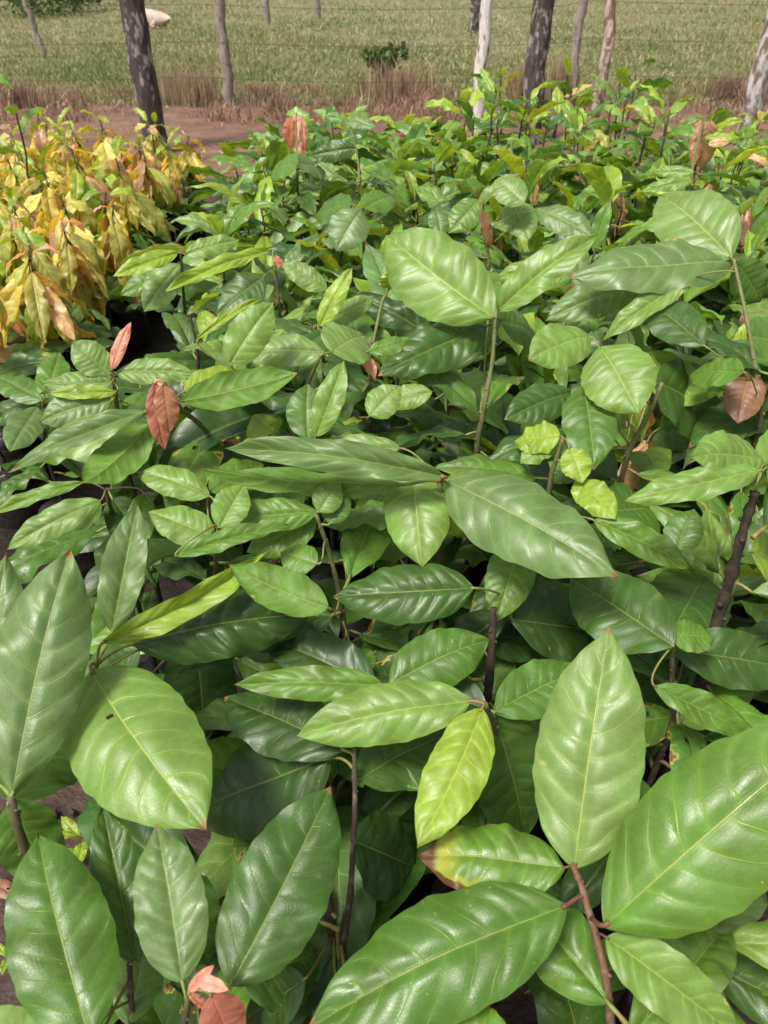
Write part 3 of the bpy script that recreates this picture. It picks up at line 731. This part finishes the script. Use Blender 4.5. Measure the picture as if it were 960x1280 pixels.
# extra lower leaves on the hero seedlings
for root in [o for o in list(scn.objects) if o.name.startswith('cacao_seedling') and o.parent is None]:
    qx, qy, _ = project(root.location + Vector((0, 0, .5)))
    if qx < 215 and qy > 900: continue
    top = max((Vector(c['base']).z for c in root.children if 'base' in c), default=.7)
    az = rng.uniform(0, 6.28)
    for k in range(11):
        az += 2.4; zz = top - .08 - .038 * k
        if zz < .3: break
        place_leaf(root, rng.choice(['flat', 'arch', 'flat', 'fold']), Vector((0, -.01, zz)), az, R(rng.uniform(-25, 10)), rng.uniform(.17, .25), jit(C[rng.choice(['dark', 'deep', 'deep', 'mid', 'green'])]), R(rng.uniform(-15, 15)), True, .06 + .02 * k)

# ------------------------------------------------------------------ the beds
def left_edge(y): return float(np.interp(y, [.2, .7, 1.9, 3.7, 6.2, 9], [-.30, -.33, -.58, -.72, -.76, -.8]))
spots = []
y = .12; row = 0
while y < 5.15:
    step = .22 if y < 2.2 else .25
    lim = .62 * (y * .81 + .6) + .45
    x = left_edge(y) + .10 + (step / 2 if row % 2 else 0)
    while x < lim:
        p = Vector((x + rng.uniform(-.035, .035), y + rng.uniform(-.035, .035), 0)); spots.append((p, step)); x += step
    y += step * .92; row += 1
def zone(px, py, y):
    s = 'left' if px < 330 else ('middle' if px < 640 else 'right')
    return s
G_MAIN = 'green seedlings packed in the main bed'
count = {'main': 0, 'young': 0, 'yellow': 0}
for p, step in spots:
    if any((p - h).xy.length < .135 for h in hero_bases): continue
    px, py, d = project(p + Vector((0, 0, .65)))
    if d < .3 or px < -160 or px > 1120 or py > 1420: continue
    young = (p.y > 3.9 and px > 600) or (p.y > 3.3 and px > 790)
    if young:
        if rng.random() < (.08 if px > 780 else .02): continue
        count['young'] += 1
        fill_seedling(p, rng.uniform(.70, .95) if px < 830 else rng.uniform(.60, .76), 'young lime green seedling on a thin dark stem in the back right corner', 'young lime seedlings at the back right', 'young', rng.randint(8, 11), Lr=(.14, .23))
    else:
        H = rng.uniform(.44, .62) if p.y < .55 else rng.uniform(.55, .74) if p.y < 1.2 else rng.uniform(.62, .84)
        z = 'front' if py > 820 else ('middle' if py > 420 else 'back')
        s = 'left' if px < 330 else ('central' if px < 640 else 'right')
        fl = rng.random() < (.36 if p.y > 1.3 else .0)
        if fl: lab = {'front': 'near', 'middle': 'mid bed', 'back': 'rear'}[z] + ' green seedling at the %s with small hanging reddish young leaves' % ('centre' if s == 'central' else s)
        else: lab = {'front': 'dark green seedling low under the big %s foreground leaves', 'middle': 'plain green seedling in the %s part of the bed halfway back', 'back': 'plain green seedling in the %s part of the crowded back rows'}[z] % s
        if p.y > 4.3 and px < 520: H *= .84
        count['main'] += 1
        fill_seedling(p, H, lab, lab.replace('seedling', 'seedlings'), 'green', (rng.randint(10, 13) if p.y < 1.2 else rng.randint(12, 16)), flush=fl, Lr=(.18, .28) if p.y < 1.5 else (.20, .31))
# yellow bed
y = 1.15; row = 0
while y < 5.3:
    x = min(left_edge(y), -.68) - .47 - (.10 if row % 2 else 0)
    while x > -(.53 * (y * .81 + .6) + .35):
        p = Vector((x + rng.uniform(-.03, .03), y + rng.uniform(-.03, .03), 0))
        px, py, d = project(p + Vector((0, 0, .6)))
        if px > -60:
            if y < 2.05:
                if px < 10 or True: fill_seedling(p, rng.uniform(.52, .66), 'low green seedling at the front end of the left bed', 'low green seedlings fronting the left bed', 'green', 9, Lr=(.17, .25))
                x -= .235; continue
            count['yellow'] += 1
            nearx = 'path side' if x > left_edge(y) - .5 else 'inner'
            dep = 'front' if y < 2.5 else ('middle' if y < 3.5 else 'back')
            fill_seedling(p, rng.uniform(.64, .80) * (.95 if y > 4.4 else 1), 'yellow seedling with drooping golden and orange leaves, %s %s rows of the left bed' % (dep, nearx), 'yellow seedlings in the left bed, %s %s' % (dep, nearx), 'yellow', rng.randint(22, 26), Lr=(.18, .27))
        x -= .22
    y += .22; row += 1
r_ = fill_seedling(Vector((-1.72, 3.95, 0)), 1.0, 'tall lone green seedling sticking up above the yellow bed', None, 'young', 6, Lr=(.14, .2))
print('seedlings', count, 'hero', len(hero_bases))

# ------------------------------------------------------------------ setting: ground, track, field
def grid_sheet(name, x0, x1, y0, y1, nx, ny, z, amp, mat, fr=1.3, seed=0):
    xs = np.linspace(x0, x1, nx + 1); ys = np.linspace(y0, y1, ny + 1); X, Y = np.meshgrid(xs, ys)
    r = np.random.default_rng(seed); Z = np.zeros_like(X)
    for k in range(7):
        a = r.uniform(0, 6.28); f = fr * 1.7 ** k; Z += amp / 1.5 ** k * np.sin(f * (X * math.cos(a) + Y * math.sin(a)) + r.uniform(0, 6.28))
    V = np.stack([X, Y, Z + z], -1).reshape(-1, 3); i = np.arange((nx + 1) * (ny + 1)).reshape(ny + 1, nx + 1)
    Fc = np.stack([i[:-1, :-1], i[:-1, 1:], i[1:, 1:], i[1:, :-1]], -1).reshape(-1, 4)
    return link(name, mesh_np(name, V, Fc), mat, None, 'structure')
M_DIRT = simple('bare_soil', (.066, .036, .025), .7, (.026, .015, .011), 7., 1., .02, detail=8)
M_TRACK = simple('dirt_track', (.185, .105, .070), .95, (.11, .060, .040), 3., .6, .02, detail=7)
M_FIELD = simple('field_soil', (.15, .16, .07), .95, (.20, .16, .09), .6, .4, .03, detail=6)
grid_sheet('ground', -300, 300, -60, 600, 40, 40, -.06, 0, M_FIELD)
grid_sheet('soil', -4.5, 5.5, -1.0, 7.3, 160, 140, 0.0, .006, M_DIRT, 4.)
M_MUD = simple('shaded_wet_mud', (.020, .012, .008), .6, (.009, .006, .005), 6., .9, .02, spec=.25)  # wet ground, coloured darker still to carry the shade between the beds
grid_sheet('shaded_wet_mud', -1.35, -.42, 1.15, 5.2, 50, 160, .022, .006, M_MUD, 5., 5)
grid_sheet('dirt_track', -14, 14, 6.6, 10.7, 160, 60, .012, .008, M_TRACK, 3., 2)
grid_sheet('field', -60, 60, 9.9, 120, 60, 60, -.012, .006, M_FIELD, .15, 3)

def blades(name, pts, h, w, mat, lean=.5, seed=0, kind='stuff', seg=2):
    r = np.random.default_rng(seed); n = len(pts)
    a = r.uniform(0, 6.283, n); b = r.uniform(0, 6.283, n); ln = np.abs(r.normal(0, lean, n)) * h
    side = np.stack([np.cos(a), np.sin(a), 0 * a], -1) * w[:, None]; dr = np.stack([np.cos(b), np.sin(b), 0 * b], -1)
    mid = pts + dr * (ln * .3)[:, None] + np.array([0, 0, 1]) * (h * .6)[:, None]
    tip = pts + dr * ln[:, None] + np.array([0, 0, 1]) * (h * (1 - .25 * lean))[:, None]
    V = np.stack([pts - side, pts + side, mid + side * .75, mid - side * .75, tip], 1).reshape(-1, 3)
    k = np.arange(n)[:, None] * 5
    me = bpy.data.meshes.new(name); nq = n
    me.vertices.add(len(V)); me.vertices.foreach_set('co', V.astype(np.float32).ravel())
    loops = np.concatenate([k + np.array([0, 1, 2, 3]), k + np.array([3, 2, 4])], 1).ravel()
    me.loops.add(len(loops)); me.loops.foreach_set('vertex_index', loops.astype(np.int32))
    st = (np.arange(n)[:, None] * 7 + np.array([0, 4])).ravel()
    me.polygons.add(2 * n); me.polygons.foreach_set('loop_start', st.astype(np.int32))
    me.update(calc_edges=True); me.validate()
    o = link(name, me, mat); 
    if kind: o['kind'] = kind
    return o
def grass_mat(name, cols, scale=.35):
    n = N(name); geo = n('NewGeometry'); pos = geo.outputs['Position']; rp = geo.outputs['Random Per Island']
    f = n.noise(pos, scale, 3); f2 = n.noise(pos, scale * 4.3, 2)
    c = n.mix(n.smooth(f, .42, .6), cols[0], cols[1]); c = n.mix(n.math('MULTIPLY', n.smooth(f2, .5, .68), .7), c, cols[2])
    c = n.mix(n.math('GREATER_THAN', rp, .90), c, cols[3])
    c = n('HueSaturation', {'Hue': .5, 'Saturation': 1., 'Value': n.math('MULTIPLY_ADD', rp, .45, .78), 'Color': c}).outputs[0]
    p = n('BsdfPrincipled', {'Base Color': c, 'Roughness': .7, 'Specular IOR Level': .25}); t = n('BsdfTranslucent', {'Color': c})
    return n.done(n('MixShader', {0: .35, 1: p.outputs[0], 2: t.outputs[0]}).outputs[0])
def scatter(n, d0, d1, seed, wide=.62, power=2.):
    r = np.random.default_rng(seed); uu = r.uniform(0, 1, n)
    d = 1 / (1 / d0 + uu * (1 / d1 - 1 / d0)) if power == 2 else d0 + (d1 - d0) * uu
    x = r.uniform(-1, 1, n) * (d * wide + .6)
    return np.stack([x, d, np.full(n, .015)], -1), r
P, r = scatter(190000, 10.3, 75, 1)
tuft = (np.sin(P[:, 0] * 2.1 + np.sin(P[:, 1] * 1.3) * 2) + np.sin(P[:, 1] * 1.9 + P[:, 0])) * .12 + 1 + .45 * np.clip(np.sin(P[:, 0] * .9 + 2 * np.sin(P[:, 1] * .35)) * np.sin(P[:, 1] * .6 + P[:, 0] * .3), -.6, 1)
M_GRASS = grass_mat('field_grass', ((.16, .205, .065), (.27, .27, .12), (.37, .34, .21), (.44, .40, .26)))
g = blades('field_grass', P, r.uniform(.03, .12, len(P)) * tuft, .0035 + P[:, 1] * .00022, M_GRASS, .9, 2)
tag(g, 'rough green grass covering the pasture beyond the fence', 'grass')
# pale flower heads in the grass
P, r = scatter(26000, 13, 70, 5)
keep = (np.sin(P[:, 0] * .5 + 1) + np.sin(P[:, 1] * .33 + P[:, 0] * .2) + r.normal(0, .7, len(P))) > .6; P = P[keep]
P[:, 2] = r.uniform(.12, .25, len(P))
M_FLOWER = simple('flower_head', (.50, .49, .38), .8, (.40, .39, .27), 3.)
g = blades('field_flowers', P, np.full(len(P), .02) + P[:, 1] * .0004, .004 + P[:, 1] * .0002, M_FLOWER, .3, 6)
tag(g, 'tiny whitish flower heads scattered through the pasture grass', 'flowers')
# dry weeds along the fence line
P, r = scatter(30000, 9.2, 11.6, 8, .62, 1)
cl = np.sin(P[:, 0] * 3.1) * .5 + np.sin(P[:, 0] * 1.3 + 2) * .5 + np.sin(P[:, 0] * 7.7 + P[:, 1] * 3) * .4
keep = (cl + r.normal(0, .5, len(P))) > .30; P = P[keep]; hh = r.uniform(.03, .18, len(P)) * (1 + .55 * np.clip(cl[keep], -.5, 1.2)) * (1.15 - .35 * np.abs(P[:, 1] - 10.4))
M_DRY = grass_mat('dry_weeds', ((.33, .22, .155), (.26, .165, .115), (.21, .125, .09), (.46, .34, .24)), 1.2)
g = blades('dry_weeds', P, hh, np.full(len(P), .0065), M_DRY, .8, 9)
tag(g, 'low reddish brown dead weeds along the fence line', 'dead weeds')
P, r = scatter(900, 6.7, 10.2, 21, .62, 1)
g = blades('litter', P + np.array([0, 0, .006]), r.uniform(.02, .06, len(P)), r.uniform(.004, .012, len(P)), M_DRY, 2.6, 22)
tag(g, 'scattered dry leaf and straw litter on the dirt track', 'litter')
def clump(name, px, d, n, h, spread, mat, label, cat, w=.006, lean=.35, grp=None):
    x = at_y(px, 140, d).x * 1.0; r = np.random.default_rng(int(px))
    pts = np.stack([r.normal(0, spread, n), r.normal(0, spread * .7, n), np.zeros(n)], -1)
    o = blades(name, pts, r.uniform(.4, 1, n) * h, np.full(n, w), mat, lean, int(px) + 1, None); o.location = (x, d, .02)
    return tag(o, label, cat, grp)
M_STRAW = grass_mat('straw', ((.40, .29, .19), (.34, .23, .15), (.30, .19, .13), (.48, .37, .25)), 2.)
clump('dry_grass_clump', 240, 10.5, 420, .52, .17, M_STRAW, 'tall straw coloured dead grass clump between the dark post and thin post', 'grass clump', grp='dead grass clumps along the fence')
clump('dry_grass_clump', 492, 10.6, 420, .58, .22, M_STRAW, 'wide straw coloured clump left of the white post below the bush', 'grass clump', grp='dead grass clumps along the fence')
clump('dry_grass_clump', 652, 10.6, 260, .5, .10, M_STRAW, 'narrow straw clump between the white post and the thick dark post', 'grass clump', grp='dead grass clumps along the fence')
clump('dry_grass_clump', 700, 10.4, 300, .62, .10, M_STRAW, 'upright straw clump just right of the thick dark post', 'grass clump', grp='dead grass clumps along the fence')
clump('dry_grass_clump', 905, 10.6, 420, .38, .13, M_DRY, 'broad low brown clump left of the patchy whitish post at the right edge', 'grass clump', grp='dead grass clumps along the fence')
clump('dry_grass_clump', 30, 10.2, 420, .36, .13, M_DRY, 'broad low brown clump above the yellow bed at far left', 'grass clump', grp='dead grass clumps along the fence')

# field shrubs: stem cluster plus many small leaves
M_BUSH = grass_mat('bush_leaves', ((.05, .095, .025), (.075, .12, .03), (.10, .15, .04), (.12, .16, .05)), 3.)
M_BUSHSTEM = simple('bush_stem', (.09, .06, .04), .9)
def shrub(px, py, d, h, w, label, n=900, name='shrub'):
    p = at_y(px, py, d); root = thing(name, label, 'shrub', (p.x, d, .0), 0, 'shrubs in the pasture'); r = np.random.default_rng(int(px * 3 + d))
    m = MB()
    for k in range(6):
        a = k * 1.05; m.tube([(0, 0, 0), (math.cos(a) * w * .2, math.sin(a) * w * .2, h * .5), (math.cos(a) * w * .4, math.sin(a) * w * .4, h * .85)], [.02, .014, .005], 6)
    m.build('stem', M_BUSHSTEM, root)
    cen = r.normal(0, 1, (14, 3)) * np.array([w * .42, w * .42, h * .22]) + np.array([0, 0, h * .55])
    pts = cen[r.integers(0, 14, n)] + r.normal(0, 1, (n, 3)) * np.array([w * .16, w * .16, h * .12]); pts[:, 2] = np.clip(pts[:, 2], .03, h * 1.1)
    o = blades('foliage', pts, r.uniform(.05, .11, n), np.full(n, .02 + .0012 * d), M_BUSH, 1.2, int(px), None); o.parent = root
shrub(482, 75, 12.6, .42, .30, 'small dark green bush in the pasture left of the white post', 330)
shrub(35, 22, 27, 1.0, 2.2, 'dark leafy shrub at the top left corner of the pasture', 1200)
shrub(95, 18, 29, 1.1, 1.6, 'round shrub in the pasture left of the big dark post', 1000)
shrub(125, 12, 33, 1.2, 1.6, 'shrub just touching the dark post top in the pasture', 800)

# ------------------------------------------------------------------ posts
def bark(name, c1, c2, c3, thr=(.45, .6)):
    n = N(name); tc = n('TexCoord').outputs['Object']
    q = n('VectorMath', {0: tc, 1: (1, 1, .16)}, operation='MULTIPLY').outputs[0]; q2 = n('VectorMath', {0: tc, 1: (1, 1, .45)}, operation='MULTIPLY').outputs[0]
    f = n.noise(q, 38., 6, .65); f2 = n.noise(q2, 16., 5, .6); f3 = n.noise(q, 110., 3)
    c = n.mix(n.smooth(f, .35, .65), c1, c2); c = n.mix(n.smooth(f2, *thr), c, c3)
    c = n('HueSaturation', {'Hue': .5, 'Saturation': 1., 'Value': n.math('MULTIPLY_ADD', f3, 1.1, .45), 'Color': c}).outputs[0]
    b = n('Bump', {'Strength': .9, 'Distance': .012, 'Height': n.math('ADD', f, n.math('MULTIPLY', f3, .4))}).outputs[0]
    return n.done(n('BsdfPrincipled', {'Base Color': c, 'Roughness': .9, 'Normal': b, 'Specular IOR Level': .2}).outputs[0])
B_DARK = bark('dark_bark', (.045, .034, .034), (.105, .08, .076), (.32, .28, .26), (.52, .62))
B_WHITE = bark('white_wood', (.50, .45, .42), (.70, .65, .62), (.18, .12, .085), (.56, .66))
B_PATCH = bark('patchy_bark', (.42, .38, .36), (.56, .52, .50), (.17, .12, .10), (.46, .58))
B_GREY = bark('grey_wood', (.22, .18, .155), (.33, .28, .25), (.13, .10, .085), (.55, .7))
B_RED = bark('peeling_bark', (.17, .10, .065), (.27, .18, .13), (.52, .44, .38), (.47, .55))
def post(name, px, py, d, rad, H, mat, label, cat='post', lean=(0, 0), crook=.008, grp=None, seed=0):
    """stands on the ground at distance d, seen through (px, py)"""
    p = at_y(px, py, d); r = random.Random(seed + int(px)); m = MB(); n = 28
    pts = [Vector((lean[0] * i / n + crook * math.sin(i * .5 + px) + crook * .6 * math.sin(i * 1.3), lean[1] * i / n + crook * math.cos(i * .43), -.1 + (H + .1) * i / n)) for i in range(n + 1)]
    m.tube(pts, [rad * (1.06 - .1 * i / n) * (1 + r.uniform(-.03, .03)) for i in range(n + 1)], 16, True, 0, .045, r)
    o = m.build(name, mat); o.location = (p.x, d, 0); return tag(o, label, cat, grp)
post('wooden_post', 182, 100, 7.7, .103, 2.5, B_DARK, 'thick dark grey trunk post standing behind the yellow bed', crook=.006, lean=(-.02, 0))
post('wooden_post', 673, 60, 8.1, .095, 2.4, B_DARK, 'thick dark post right of the white one behind the bed', crook=.012)
post('wooden_post', 604, 60, 8.0, .053, 2.4, B_WHITE, 'slim white weathered post at the back of the main bed', crook=.014)
post('wooden_post', 757, 60, 8.6, .052, 2.4, B_RED, 'crooked reddish brown post with peeling bark at the back', crook=.016)
post('wooden_post', 943, 120, 6.75, .07, 2.6, B_PATCH, 'patchy whitish post at the right edge among the lime seedlings', crook=.01, lean=(.03, 0))
post('wooden_post', -4, 195, 5.9, .075, 1.15, B_WHITE, 'whitish stump cut off by the left edge beside the yellow bed', crook=.01)
FG = 'fence posts along the track'
post('fence_post', 281, 70, 10.35, .06, 1.9, B_GREY, 'thin grey fence post right of the big dark post', 'fence post', crook=.012, lean=(.0, 0), grp=FG)
post('fence_post', 722, 50, 10.35, .05, 1.9, B_GREY, 'thin grey fence post just right of the thick dark post', 'fence post', crook=.012, grp=FG)
for q, px, py, d, rad, H, lean, lab in ((0, 55, 60, 15.6, .045, .95, (-.16, 0), 'short tilted grey post standing alone in the pasture grass'),
                              (1, 333, 15, 24, .085, 1.6, (0, 0), 'distant grey post in the pasture left of its pair'),
                              (2, 396, 10, 26, .10, 1.7, (0, 0), 'distant grey post in the pasture right of its pair'),
                              (3, 594, 14, 21, .13, 1.7, (0, 0), 'distant dark post in the pasture just left of the white post')):
    post('pasture_post', px, py, d, rad, H, B_DARK if q == 3 else B_GREY, lab, 'post', lean, .01)
M_WIRE = simple('rusty_wire', (.10, .075, .06), .7, (.06, .045, .04), 30.)
for hz, lab in ((.34, 'lowest'), (.70, 'middle'), (1.06, 'top')):
    m = MB(); pts = []
    xs = [-9, -2.05, 2.35, 9]
    for a, b in zip(xs[:-1], xs[1:]):
        for k in range(12): t = k / 12; pts.append((a + (b - a) * t, 10.28 + .01 * math.sin(k), hz + .02 * math.sin(a) - .05 * 4 * t * (1 - t)))
    m.tube(pts, .0025, 5)
    for i in range(0, len(pts) - 1):      # barbs
        for s in (.25, .75):
            p = Vector(pts[i]).lerp(Vector(pts[i + 1]), s); m.tube([p + Vector((-.012, 0, -.012)), p + Vector((.012, 0, .012))], .003, 4)
    tag(m.build('barbed_wire', M_WIRE), lab + ' strand of barbed wire along the pasture fence', 'wire', 'barbed wires of the fence')

# ------------------------------------------------------------------ cow grazing in the field
def cow(px, d, rz):
    root = thing('cow', 'whitish calf lying in the pasture half hidden by the dark post', 'cow', (at_y(px, 20, d).x, d, .0), rz); root.scale = (.55, .55, .55)
    sk = [((0, .0, .36), .33), ((0, .45, .37), .36), ((0, .9, .38), .35), ((0, 1.25, .45), .30), ((0, 1.5, .72), .17), ((0, 1.66, 1.0), .14), ((0, 1.86, .95), .12), ((0, 2.02, .86), .075)]
    ed = [(i, i + 1) for i in range(7)]; V = [s[0] for s in sk]; RR = [s[1] for s in sk]
    for sx in (-1, 1):
        for at, leg in ((0, [((.34, .22, .22), .15), ((.42, .52, .12), .075), ((.44, .25, .06), .05), ((.44, .48, .05), .05)]), (3, [((.26, 1.30, .20), .11), ((.30, 1.55, .09), .065), ((.28, 1.30, .05), .048), ((.28, 1.18, .05), .05)])):
            prev = at
            for (x, yy, z), rr in leg:
                V.append((x * sx, yy, z)); RR.append(rr); ed.append((prev, len(V) - 1)); prev = len(V) - 1
        V.append((.11 * sx, 1.66, 1.08)); RR.append(.03); ed.append((5, len(V) - 1)); V.append((.24 * sx, 1.64, 1.06)); RR.append(.035); ed.append((len(V) - 2, len(V) - 1))
    V.append((0, -.34, .40)); RR.append(.04); ed.append((0, len(V) - 1)); V.append((.06, -.42, .18)); RR.append(.025); ed.append((len(V) - 2, len(V) - 1)); V.append((.16, -.40, .06)); RR.append(.04); ed.append((len(V) - 2, len(V) - 1))
    me = bpy.data.meshes.new('body'); me.from_pydata(V, ed, []); o = link('body', me, simple('cow_hide', (.50, .40, .345), .85, (.38, .30, .26), 3., .1), root)
    mo = o.modifiers.new('skin', 'SKIN')
    for sv, rr in zip(me.skin_vertices[0].data, RR): sv.radius = (rr, rr)
    me.skin_vertices[0].data[0].use_root = True
    mo.use_smooth_shade = True
    o.modifiers.new('subd', 'SUBSURF').levels = 1
    o.modifiers['subd'].render_levels = 2
cow(205, 22.5, R(68))

# ------------------------------------------------------------------ bits on the ground
def dead_leaf(px, py, col, az, label, L=.13):
    p = at_z(px, py, .012); me, _ = VAR['arch'][rng.randrange(8)]
    o = link('fallen_leaf', me); o.location = p + Vector((0, 0, .012)); o.rotation_euler = (R(rng.uniform(-6, 6)), R(rng.uniform(-10, 10)), az); o.scale = (L, L, L); o.color = (*C[col], 1)
    tag(o, label, 'fallen leaf', 'fallen leaves on the soil')
dead_leaf(130, 690, 'brown', .4, 'curled brown fallen leaf on the wet soil in the left gap', .2)
dead_leaf(150, 722, 'rust', 2.4, 'rust fallen leaf nearest the big pale holed leaf', .16)
dead_leaf(60, 640, 'brown', 4.1, 'dark brown fallen leaf furthest left in the gap', .16)
dead_leaf(30, 1130, 'brown', 1.1, 'small brown fallen leaf on the bare soil bottom left', .09)
dead_leaf(95, 560, 'tan', 5.1, 'tan fallen leaf in the shaded gap beyond the wet soil', .15)
M_CLOD = simple('clod', (.055, .034, .025), .9, (.03, .019, .015), 20., .8, .01)
r = np.random.default_rng(4); V = []; Fc = []
for k in range(900):
    y0 = r.uniform(.25, 6.5); x0 = left_edge(y0) - r.uniform(-.2, .6); s = r.uniform(.004, .016); b = len(V)
    for dx, dy, dz in ((1, 0, 0), (-.9, .2, 0), (0, 1, .1), (.1, -1, 0), (0, 0, .9), (0, 0, -.8)):
        V.append((x0 + dx * s * r.uniform(.6, 1.3), y0 + dy * s * r.uniform(.6, 1.3), .01 + dz * s * r.uniform(.6, 1.2)))
    for a in ((0, 2), (2, 1), (1, 3), (3, 0)): Fc.append((b + a[0], b + a[1], b + 4)); Fc.append((b + a[1], b + a[0], b + 5))
o = link('soil_crumbs', mesh_np('soil_crumbs', V, Fc), M_CLOD, None, 'stuff'); tag(o, 'loose crumbs of dark soil along the gap between beds', 'soil')
# small weed growing in the soil at bottom left
def weed(px, py, label, n=5, L=.05):
    p = at_z(px, py, .01); root = thing('weed', label, 'weed', p, 0, 'small weeds in the bare soil')
    m = MB(); m.tube([(0, 0, -.01), (.004, 0, .03), (0, .006, .07)], [.002, .0018, .001], 6); m.build('stem', M_SHOOT, root)
    for k in range(n):
        me, _ = VAR['flat'][k % 6]; o = link('leaf', me, None, root)
        o.matrix_local = Matrix.Translation((0, .003, .025 + .008 * k)) @ Matrix.Rotation(k * 2.4, 4, 'Z') @ Matrix.Rotation(R(15), 4, 'X') @ Matrix.Scale(L, 4); o.color = jit(C['lime'])
weed(112, 1070, 'light green weed in bare soil beside the holed leaf', 7, .07)
weed(35, 1150, 'tiny weed at the left edge of the bare soil', 5, .035)
weed(20, 1215, 'tiny weed lower in the bare soil near the dark upright leaf', 5, .035)

# ------------------------------------------------------------------ light
SUN_EL, SUN_AZ = R(62), R(-135)   # azimuth from +Y towards +X
w = bpy.data.worlds.new('World'); scn.world = w; w.use_nodes = True; nt = w.node_tree
bg = nt.nodes['Background']; sk = nt.nodes.new('ShaderNodeTexSky'); sk.sky_type = 'NISHITA'; sk.sun_disc = False
sk.sun_elevation = SUN_EL; sk.sun_rotation = SUN_AZ; sk.dust_density = 4.; sk.air_density = 1.0; sk.ozone_density = .6
hs = nt.nodes.new('ShaderNodeHueSaturation'); hs.inputs['Saturation'].default_value = .3
nt.links.new(sk.outputs[0], hs.inputs['Color']); nt.links.new(hs.outputs[0], bg.inputs[0]); bg.inputs[1].default_value = .08
sd = bpy.data.lights.new('sun', 'SUN'); sd.energy = 2.6; sd.angle = R(14); sd.color = (1, .945, .84)
so = bpy.data.objects.new('sun', sd); COL.objects.link(so)
dirv = Vector((math.sin(SUN_AZ) * math.cos(SUN_EL), math.cos(SUN_AZ) * math.cos(SUN_EL), math.sin(SUN_EL)))
so.rotation_euler = dirv.to_track_quat('Z', 'Y').to_euler()
vs = scn.view_settings; vs.view_transform = 'Standard'; vs.look = 'None'; vs.gamma = 1; vs.use_curve_mapping = False; vs.exposure = .95
scn.cycles.max_bounces = 8; scn.cycles.transmission_bounces = 6; scn.cycles.diffuse_bounces = 4
